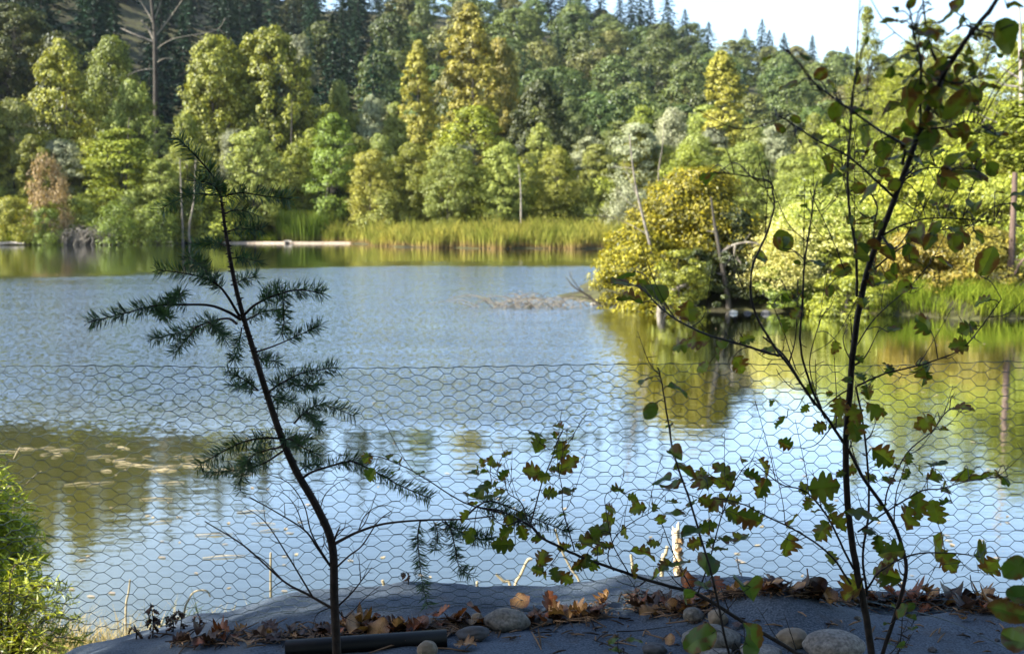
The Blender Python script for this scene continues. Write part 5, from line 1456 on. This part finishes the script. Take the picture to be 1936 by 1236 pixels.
# ------------------------------------------------------------------ chicken wire fence
M['wire'] = rough_mat('galvanised_wire', (.020, .040, .046), (.05, .085, .095), 30, rough=.55, bump=0, spec=.5)
FD = 2.52
px = FD / F
colw, rowh, tw = 25.0 * px, 22.6 * px, 6.3 * px
ztop_f = lambda x: at(968, 691, FD)[2] + 0.010 * sstep(.8, 1.1, x) + .003 * math.sin(x * 5)
def fence_pt(x, s):
    """a point s metres down the netting from its top wire; at the ground it turns and lies on the fabric towards the camera"""
    zt = ztop_f(x)
    x = x + .0035 * math.sin(s * 23 + x * 4) + .002 * math.sin(x * 31 + s * 9)
    s = s + (.0025 * math.sin(x * 13 + 2) + .002 * math.sin(x * 29 + s * 11)) * min(1, s * 8)
    bow = .02 * math.sin(x * 2.1 + s * 3) + .012 * math.sin(x * 7 + 1) * min(1, s * 3)
    zb = float(fab_z(x, 2.48)) + .010
    hgt = zt - zb - .035
    if s <= hgt: return np.array([x, FD + bow, zt - s])
    e = s - hgt
    rad_ = .055
    a = min(e / rad_, math.pi / 2 * .93)
    y = FD + bow - rad_ * (1 - math.cos(a)); z = zt - hgt - rad_ * math.sin(a) * .6
    e2 = max(0, e - rad_ * math.pi / 2 * .93)
    y -= e2
    return np.array([x, y, max(float(fab_z(x, y)) + .004, z if e2 == 0 else float(fab_z(x, y)) + .006)])
mb = MB()
jit = random.Random(12)
nc = int(2.3 / colw); rows = 24
node = {}
for c in range(-nc, nc + 1):
    for r in range(rows):
        s = r * rowh + (rowh * .5 if c % 2 else 0) + (0 if r == 0 and c % 2 == 0 else jit.gauss(0, .0014)) + (.003 if r == 0 and c % 2 else 0)
        node[c, r] = (c * colw + jit.gauss(0, .0018), s, tw * jit.uniform(.85, 1.15))
WR = .00068
def wire(a, b, r=WR, n=2):
    pts = [fence_pt(a[0] + (b[0] - a[0]) * t, a[1] + (b[1] - a[1]) * t) for t in np.linspace(0, 1, n + 1)]
    tube(mb, pts, r, 4, cap=False)
for (c, r), (x, s, w_) in node.items():
    wire((x - w_, s), (x + w_, s), WR * 1.35, 1)
    if (c + 1) <= nc:
        for r2 in ((r, r - 1) if c % 2 == 0 else (r, r + 1)):
            if (c + 1, r2) in node:
                x2, s2, w2 = node[c + 1, r2]
                wire((x + w_, s), (x2 - w2, s2), WR, 2)
fence = empty('netting_fence', (0, FD, float(fab_z(0, FD))))
fo = mb.build('wire_netting', M['wire'], fence)
fo.location = -Vector(fence.location)
mb = MB()
xs = []
for c in range(-nc, nc, 2):
    x0, x1 = c * colw, (c + 2) * colw
    for t, dz in ((0, 0), (.25, -.001), (.5, -.0035), (.75, -.0025)):
        x = x0 + (x1 - x0) * t
        q = fence_pt(x, 0); q[2] += dz + .001; xs.append(q)
tube(mb, xs, WR * 1.25, 5)
o = mb.build('top_wire', M['wire'], fence); o.location = -Vector(fence.location)
for s in ((912 - 691) * px, (1022 - 691) * px):
    mb = MB()
    tube(mb, [fence_pt(x, s + .003 * math.sin(x * 3)) + [0, -.002, 0] for x in np.linspace(-nc * colw, nc * colw, 80)], WR * .7, 4)
    o = mb.build('tension_wire', M['wire'], fence); o.location = -Vector(fence.location)
for sx in (-2.3, 2.3):
    mb = MB()
    tube(mb, [(sx, FD + .03, float(fab_z(sx, 2.5)) - .3), (sx, FD + .03, ztop_f(sx) + .08)], [.022, .020], 8)
    o = mb.build('stake', M['barkbrown'], fence); o.location = -Vector(fence.location)
tag(fence, 'low chicken-wire fence strung along the edge of the bank', 'fence')

# ------------------------------------------------------------------ fallen leaves on the fabric
def fallen_mesh(seed, mat):
    rg = np.random.default_rng(seed)
    V, f, A = leaf_geo(1.0, rg.uniform(.1, .5), rg.uniform(-.3, .5), rg.uniform(-.6, 1.0), rg.uniform(.85, 1.1), HALF2 if seed % 2 else HALF)
    V[:, 1] -= .5
    V[:, 2] += .10 * np.sin(V[:, 1] * 5 + seed) + .07 * np.sin(V[:, 0] * 9 + seed * 2)
    a = rg.uniform(.2, 1.3)                                # roll the blade along its length
    x = V[:, 0].copy(); z = V[:, 2].copy()
    V[:, 0] = np.sin(x * a * 1.6) / (a * 1.6); V[:, 2] = z + (1 - np.cos(x * a * 1.6)) / (a * 1.6)
    V[:, 2] -= V[:, 2].min()
    m = MB(); m.add(V, f, 0, True, A)
    return m.mesh('fallen_leaf', M[mat], 'rim')
FALL = {k: [fallen_mesh(s + 10 * q, k) for s in range(5)] for q, k in enumerate(['fallen', 'fallenred', 'fallendark'])}
fr = random.Random(33)
def drop(u, v, s, mt, label, group=None, tilt=None, dz=0):
    p = on_fab(u, v)
    o = bpy.data.objects.new('fallen_leaf', fr.choice(FALL[mt])); C.collection.objects.link(o)
    Lm = s * p[1] / F
    o.scale = (Lm, Lm, Lm)
    t = tilt if tilt is not None else (fr.uniform(-.2, .2), fr.uniform(-.2, .2))
    o.rotation_euler = (t[0], t[1], fr.uniform(0, 6.28))
    o.location = (p[0], p[1], p[2] + .003 + dz + Lm * .3 * max(abs(math.sin(t[0])), abs(math.sin(t[1]))))
    return tag(o, label, 'leaf', group)
for a in [(690, 1183, 66, 'fallen', 'large tan leaf with an orange edge right of the fir trunk'), (680, 1205, 62, 'fallen', 'pale crumpled leaf behind the black pipe near the fir trunk'), (715, 1208, 50, 'fallen', 'pale curled leaf above the middle of the black pipe'),
          (752, 1203, 52, 'fallen', 'golden leaf standing behind the black pipe'), (660, 1196, 42, 'fallenred', 'orange-brown leaf just right of the fir trunk'), (834, 1170, 38, 'fallenred', 'lone bright rust-red leaf on the grey fabric'),
          (895, 1163, 34, 'fallenred', 'red-brown leaf on the small tan pebble'), (985, 1152, 44, 'fallen', 'tan leaf behind the large oval stone'), (1037, 1157, 46, 'fallenred', 'reddish flat leaf right of the large oval stone'), (1050, 1175, 44, 'fallen', 'dark-edged tan leaf beside the thin dark stone'),
          (1093, 1168, 44, 'fallen', 'tan leaf in the litter line below the arching branch'), (1120, 1166, 40, 'fallendark', 'brown leaf at the end of the litter line'), (1145, 1145, 40, 'fallen', 'tan leaf standing on its stalk on the fabric'), (1230, 1165, 52, 'fallen', 'light tan flat leaf left of the heap'),
          (1270, 1150, 56, 'fallen', 'large tan leaf in the heap below the arching branch'), (1295, 1155, 46, 'fallenred', 'red-brown leaf in the heap above the small grey stone'), (1330, 1150, 44, 'fallen', 'orange leaf in the heap behind the small stones'), (1290, 1120, 46, 'fallenred', 'dark red leaf hanging at the fabric edge by the broken stake'),
          (1355, 1120, 40, 'fallenred', 'rust leaf right of the broken stake at the fabric edge'), (1520, 1125, 62, 'fallendark', 'large dark upright leaf standing at the fabric edge'), (1548, 1130, 52, 'fallendark', 'second dark leaf beside the large upright one'), (1560, 1138, 40, 'fallen', 'pale leaf under the dark upright leaves'),
          (1610, 1140, 40, 'fallen', 'light leaf just left of the sapling stem'), (1672, 1122, 46, 'fallenred', 'deep red leaf at the edge between the two sapling stems'), (1718, 1136, 54, 'fallenred', 'brown leaf right of the second sapling stem'), (1742, 1132, 34, 'fallen', 'pale pointed leaf standing up at the edge'),
          (1800, 1140, 60, 'fallendark', 'dark curled leaf in the heap near the right edge'), (1830, 1155, 56, 'fallendark', 'dark flat leaf in front of the right-hand heap'), (1880, 1158, 84, 'fallen', 'largest tan leaf, lying by the right edge'), (1860, 1143, 52, 'fallen', 'tan curled leaf behind the largest tan leaf'),
          (1748, 1160, 30, 'fallenred', 'small brown leaf alone on the fabric right of the sapling'), (1820, 1175, 22, 'fallen', 'smallest pale leaf alone on the fabric at right'), (1268, 1218, 24, 'fallen', 'small crumpled leaf right of the dark angular stone'), (880, 1228, 52, 'fallen', 'crumpled tan leaf right of the pipe opening'),
          (1450, 1103, 26, 'fallendark', 'small dark leaf stuck in the netting at the edge'), (1500, 1208, 40, 'fallen', 'orange leaf lying on the tan stone'), (465, 1222, 44, 'fallen', 'golden leaf at the left end of the litter'), (1395, 1188, 26, 'fallendark', 'small dark leaf right of the two small stones')]:
    big = a[4].find('upright') >= 0 or a[4].find('standing') >= 0 or a[4].find('hanging') >= 0
    drop(*a, tilt=(.85, fr.uniform(-.3, .3)) if big else None)
line = [([(330, 1215), (440, 1210), (560, 1205), (640, 1200)], 34, 10), ([(640, 1190), (760, 1200), (860, 1185), (900, 1190)], 46, 10), ([(980, 1180), (1060, 1172), (1140, 1160)], 26, 7), ([(1200, 1140), (1270, 1155), (1340, 1160)], 30, 12), ([(1340, 1130), (1480, 1118), (1560, 1132), (1640, 1142)], 40, 5), ([(1640, 1142), (1740, 1142), (1850, 1152), (1936, 1158)], 46, 6)]
for pts, n, sp_ in line:
    P = np.array(pts, float)
    for k in range(n):
        t = fr.random() * (len(P) - 1); i0 = int(t); q = P[i0] * (1 - t + i0) + P[min(i0 + 1, len(P) - 1)] * (t - i0)
        mt = fr.choice(['fallen', 'fallendark', 'fallendark', 'fallenred'])
        drop(q[0] + fr.gauss(0, 10), q[1] + fr.gauss(0, sp_ * .6), fr.uniform(16, 38), mt, 'brown dead leaf in the line of litter along the fabric', 'dead leaves in the litter line', dz=fr.uniform(0, .012))
mb = MB()                                                   # crumbs and twiglets
for pts, n, sp_ in line + [([(850, 1215), (1250, 1200), (1900, 1200)], 12, 22)]:
    P = np.array(pts, float)
    for k in range(n * 9):
        t = fr.random() * (len(P) - 1); i0 = int(t); q = P[i0] * (1 - t + i0) + P[min(i0 + 1, len(P) - 1)] * (t - i0)
        p = on_fab(q[0] + fr.gauss(0, 14), q[1] + fr.gauss(0, sp_ * .75))
        a = fr.uniform(0, 6.28); L_ = fr.uniform(.003, .02) if fr.random() < .85 else fr.uniform(.02, .06)
        dx = np.array([math.cos(a), math.sin(a), fr.uniform(-.05, .25)]) * L_
        tube(mb, [p - dx + [0, 0, .004], p + [0, 0, .006], p + dx + [0, 0, .004]], [.0012, .0022, .0008], 4)
M['crumb'] = leaf_mat('litter_crumbs', (.02, .013, .009), (.22, .14, .08), .05, 0, 0)
tag(mb.build('leaf_litter', M['crumb']), 'dark crumbs and twiglets of leaf litter in lines on the fabric', 'litter', kind='stuff')
def ground_twig(px, r, mat, label, name='fallen_twig', cat='twig', lift=.005, up=None):
    pts = [on_fab(u, v, lift) for u, v in px]
    if up: 
        for k, q in enumerate(up): pts[k][2] += q
    s = spline(pts, 6)
    mb = MB(); tube(mb, s, np.linspace(r, r * .5, len(s)), 6)
    return tag(mb.build(name, M[mat]), label, cat)
ground_twig([(1205, 1150), (1290, 1158), (1360, 1185)], .0016, 'straw', 'pale straw-coloured stick across the heap of leaves')
ground_twig([(1165, 1198), (1210, 1196), (1270, 1188)], .0016, 'twig', 'dark curved twig on the bare fabric left of the wide grey stone')
ground_twig([(1010, 1200), (1030, 1199), (1056, 1199)], .0020, 'twig', 'short dark twig below the thin dark stone')
ground_twig([(1170, 1172), (1185, 1173), (1192, 1172)], .0030, 'twig', 'stubby dark twig on the fabric left of the flat tan leaf')
M['cable'] = rough_mat('dark_cable', (.03, .05, .06), (.06, .09, .10), 20, rough=.5, bump=0)
ground_twig([(1640, 1148), (1720, 1168), (1800, 1192), (1870, 1225), (1900, 1240)], .0016, 'cable', 'thin dark wire running down the fabric at right', 'wire', 'wire', up=[.01, .012, .012, .012, .01])

# ------------------------------------------------------------------ sunlit things on the slope behind the netting
def stalk(px, D, r, label, mat='straw', name='dry_stalk', cat='stalk', base=True):
    pts = [at(u, v, D) for u, v in px]
    zg = gz(pts[0][0], D)
    if base: pts = [np.array([pts[0][0] + (pts[0][0] - pts[-1][0]) * .3, D, zg - .05])] + pts
    s = spline(pts, 5)
    mb = MB(); tube(mb, s, np.linspace(r, r * .7, len(s)), 6)
    return tag(mb.build(name, M[mat]), label, cat)
stalk([(512, 1120), (512, 1044)], 5.4, .0075, 'straight dry reed stalk behind the netting, left of the fir')
stalk([(972, 1118), (985, 1085), (998, 1058), (1006, 1057)], 5.2, .0085, 'bent dry stalk with a hooked top behind the netting')
stalk([(966, 1114), (952, 1098), (938, 1085)], 5.2, .0085, 'dry stalk leaning left beside the hooked one')
stalk([(902, 1118), (902, 1098)], 5.2, .008, 'short dry stub above the fabric hump')
stalk([(727, 1122), (723, 1096)], 5.2, .010, 'short pale stub behind the fabric right of the fir trunk')
stalk([(1099, 1114), (1080, 1075), (1062, 1040), (1050, 1000)], 5.3, .007, 'long thin leaning dry stalk behind the arching branch')
stalk([(1199, 1105), (1196, 1070), (1193, 1048)], 5.2, .010, 'upright pale stalk left of the broken stake')
stalk([(1252, 1070), (1258, 1048), (1262, 1032)], 5.0, .011, 'pale slanted stalk touching the broken stake')
stalk([(238, 1150), (243, 1120), (246, 1095)], 5.6, .006, 'dry seed-headed stalk over the dark blue water at left')
stalk([(348, 1160), (356, 1135), (368, 1118), (390, 1116), (398, 1128)], 5.0, .005, 'arched dry grass stalk at the left end of the fabric')
stalk([(1402, 1105), (1398, 1080), (1393, 1052)], 4.0, .003, 'thin dark stem behind the netting right of the broken stake', 'twig')
stalk([(1845, 1138), (1838, 1110), (1834, 1086)], 2.66, .0016, 'thin dark upright twig at the fabric edge near the right', 'twig')
stalk([(26, 960), (50, 915), (78, 890)], 4.6, .004, 'dry grass stem leaning over the water from the left bush')
stalk([(10, 910), (25, 870), (38, 845)], 4.6, .004, 'upper dry grass stem beside the left bush')
# broken stake with peeling bark
p = at(1279, 1060, 4.6)
root = empty('broken_stake', (p[0], 4.6, gz(p[0], 4.6)))
hs_ = at(1279, 1000, 4.6)[2] - gz(p[0], 4.6)
M['stakewood'] = rough_mat('pale_split_wood', (.5, .4, .27), (.78, .68, .5), 18, mapping=(1, 1, .25))
M['stakebark'] = rough_mat('peeling_bark', (.16, .10, .05), (.40, .28, .15), 26)
mb = MB()
s = np.array([(0.012, 0, -.2), (.012, 0, hs_ * .5), (-.004, 0, hs_)])
tube(mb, spline(s, 8), .017, 9)
rg = np.random.default_rng(5)
for k in range(5):
    a = rg.uniform(0, 6.28); q = np.array([math.cos(a), math.sin(a), 0]) * .011
    tube(mb, [q + [-.004, 0, hs_ - .02], q * 1.1 + [-.005, 0, hs_ + rg.uniform(.005, .03)]], [.006, .002], 4)
mb.build('post', M['stakewood'], root)
mb = MB()
for k in range(60):
    a = rg.uniform(-2.2, 1.2); z = rg.uniform(hs_ * .45, hs_ * .93)
    P = np.array([[math.cos(a) * .020 + .004, math.sin(a) * .020, z]])
    add_leaves(mb, P, np.array([[math.cos(a), math.sin(a), .5]]), .034 * rg.uniform(.6, 1.2), .7, rg)
mb.build('bark', M['stakebark'], root)
tag(root, 'broken pale wooden stake with peeling bark behind the netting', 'stake')
# grass on the sunlit slope and waterline at lower left
mb = MB()
P = scatter(9000, -4.2, 3.2, 4.4, 7.3, lambda x, y: (near_z(x, y) > -0.03))
P = P[rng.random(len(P)) < np.where(P[:, 0] < -1.0, 1.0, .35)]
blades(mb, P, .20 * rng.uniform(.4, 1.4, len(P)), rng.uniform(.003, .007, len(P)), rng, .5)
tag(mb.build('slope_grass', M['drygrass'], attr_name='along'), 'thin pale grass on the slope at the near waterline', 'grass', kind='stuff')
rgc = np.random.default_rng(8)
for (u, v, D, h, lab) in [(408, 1150, 4.6, .20, 'green grass tuft at the left end of the fabric edge'), (335, 1170, 4.9, .18, 'pale grass tuft left of the fabric edge by the dark dead weed')]:
    p = at(u, v, D); mb = MB()
    n = 26
    P = np.column_stack([rgc.normal(0, .04, n), rgc.normal(0, .04, n), np.zeros(n)])
    blades(mb, P, h * rgc.uniform(1.0, 1.9, n), np.full(n, .009), rgc, .3, 5)
    o = mb.build('grass_tuft', M['grass'], attr_name='along'); o.location = (p[0], D, gz(p[0], D) - .01)
    tag(o, lab, 'grass')
# dark dead weeds on the left of the fabric
def dead_weed(u, v, D, hpx, label, seed, n=16):
    rg = np.random.default_rng(seed)
    p = on_fab(u, v) if D is None else at(u, v, D)
    zf = float(fab_z(p[0], p[1])) if p[1] < 2.85 else p[2]
    mb = MB()
    hh = hpx * p[1] / F
    s = spline([(0, 0, -.02), (.004, 0, hh * .5), (-.002, 0, hh)], 6)
    tube(mb, s, np.linspace(.0022, .0008, len(s)), 5)
    root = mb.build('dead_weed', [M['twig'], M['fallendark']])
    root.location = (p[0], p[1], zf)
    lm = MB()
    for k in range(n):
        q = s[rg.integers(3, len(s))]
        a = rg.uniform(0, 6.28); d_ = np.array([math.cos(a), math.sin(a) * .6, -.9])
        V, f, A = leaf_geo(.018 * rg.uniform(.7, 1.3), .6, -.4, 1.2, .55)
        d_ = unit(d_); nv = unit(np.cross(d_, rg.normal(size=3))); xv = np.cross(d_, nv)
        lm.add(q + d_ * .004 + V[:, :1] * xv + V[:, 1:2] * d_ + V[:, 2:] * nv, f, 0, True, A)
    lm.build('shrivelled_leaves', M['fallendark'], root, 'rim')
    return tag(root, label, 'weed')
dead_weed(287, 1196, 2.55, 72, 'tallest dark withered weed standing left of the fabric edge', 1, 22)
dead_weed(325, 1196, 2.58, 36, 'short dark withered weed right of the tallest one', 2, 12)
dead_weed(340, 1192, 2.6, 40, 'dark withered weed closest to the fabric slope', 3, 10)
dead_weed(255, 1196, 2.55, 30, 'small dark withered weed left of the tallest one', 4, 8)
dead_weed(375, 1178, 2.62, 24, 'small withered weed on the sloping fabric edge', 5, 6)
dead_weed(770, 1122, 2.72, 26, 'small dried brown weed on the fabric crest right of the fir', 6, 6)

# ------------------------------------------------------------------ sunlit feathery bush at lower left
def feathery_bush(u, v, D, hgt, wd, label, seed, nst=110, lsize=.085, mat='bushlime'):
    rg = np.random.default_rng(seed)
    p = at(u, v, D)
    root = empty('willow_bush', (p[0], D, gz(p[0], D)))
    st, lf = MB(), MB()
    for k in range(nst):
        a = rg.uniform(0, 2 * math.pi); rr = math.sqrt(rg.random()) * wd / 2
        hh = hgt * math.sqrt(max(.08, 1 - (rr / (wd / 2 * 1.02)) ** 2)) * rg.uniform(.65, 1.05)
        e = np.array([rr * math.cos(a), rr * math.sin(a), hh])
        s = spline([e * [.15, .15, 0], e * [.55, .55, .55], e, e + np.array([math.cos(a) * .12, math.sin(a) * .12, -.03])], 6)
        tube(st, s, np.linspace(.005, .0012, len(s)), 4)
        n = 95
        q = rg.uniform(.2, 1, n) ** .7 * (len(s) - 1)
        i0 = np.clip(q.astype(int), 0, len(s) - 2); fr_ = (q - i0)[:, None]
        P = s[i0] * (1 - fr_) + s[i0 + 1] * fr_
        d = unit(rg.normal(size=(n, 3)) + np.array([math.cos(a) * .5, math.sin(a) * .5, .1]))
        L_ = lsize * rg.uniform(.5, 1.25, n)
        Nn = unit(rg.normal(size=(n, 3)) * .6 + [0, 0, 1])
        add_leaves(lf, P + d * (L_ * .5)[:, None], Nn, L_, .12, rg, T=d)
    st.build('stems', M['barkbrown'], root); lf.build('foliage', M[mat], root)
    return tag(root, label, 'bush')
feathery_bush(-95, 1100, 4.3, .86, .56, 'narrow-leaved sunlit bush at the left edge above the near waterline', 301, 150, .075)
feathery_bush(0, 1200, 3.9, .42, .36, 'low feathery yellow-green plant at the bottom left corner', 302, 60, .05)
feathery_bush(-230, 1100, 4.4, 1.2, .9, 'narrow-leaved bush beyond the left edge', 303, 70)

# ------------------------------------------------------------------ trees standing left of the photographer, whose shade lies on the near bank
for k, (d_, q_, h, wd) in enumerate([(6.6, .9, 9.5, 5.0), (11, .6, 14, 5.8), (8.5, -2.5, 12, 6), (5.0, -3.2, 9, 6), (13, -3.0, 15, 7)]):
    sx_, sy_ = math.sin(SUN_AZ), math.cos(SUN_AZ)
    x, y = sx_ * d_ + sy_ * q_, sy_ * d_ - sx_ * q_
    plant('maple%d' % (k % 2), 'broadleaf_tree', x, y, h, wd, 'darkmaple', 'unseen shade tree added around the viewpoint to screen off sky light', 'tree', 'shade trees around the viewpoint', z=gz(x, y) - h * .10)
for k, (x, y, h, wd) in enumerate([(1.0, -3.2, 12, 9), (5.5, -3.0, 12, 9), (-2.5, -5.5, 13, 9), (9.5, -1.0, 12, 9), (3.0, -8.0, 14, 10), (7.0, -8, 14, 10)]):  # unseen trees added behind and beside the viewpoint to block sky light
    plant('maple%d' % (k % 2), 'broadleaf_tree', x, y, h, wd, 'darkmaple', 'unseen shade tree added around the viewpoint to screen off sky light', 'tree', 'shade trees around the viewpoint', z=gz(x, y))

# ------------------------------------------------------------------ the air between the pond and the far hill
mb = MB()
x0, x1, y0, y1, z0, z1 = -420, 420, -40, 640, -2.6, 165
mb.add([(x, y, z) for x in (x0, x1) for y in (y0, y1) for z in (z0, z1)], [[0, 1, 3, 2], [4, 6, 7, 5], [0, 4, 5, 1], [2, 3, 7, 6], [0, 2, 6, 4], [1, 5, 7, 3]])
hm, nt, N, L, out = new_mat('haze_air')
pv = N.new('ShaderNodeVolumePrincipled')
pv.inputs['Color'].default_value = (.70, .83, 1.0, 1)
pv.inputs['Density'].default_value = 0.00006
pv.inputs['Anisotropy'].default_value = 0.2
L.new(pv.outputs[0], out.inputs['Volume'])
ho = mb.build('haze', hm)
tag(ho, kind='stuff')
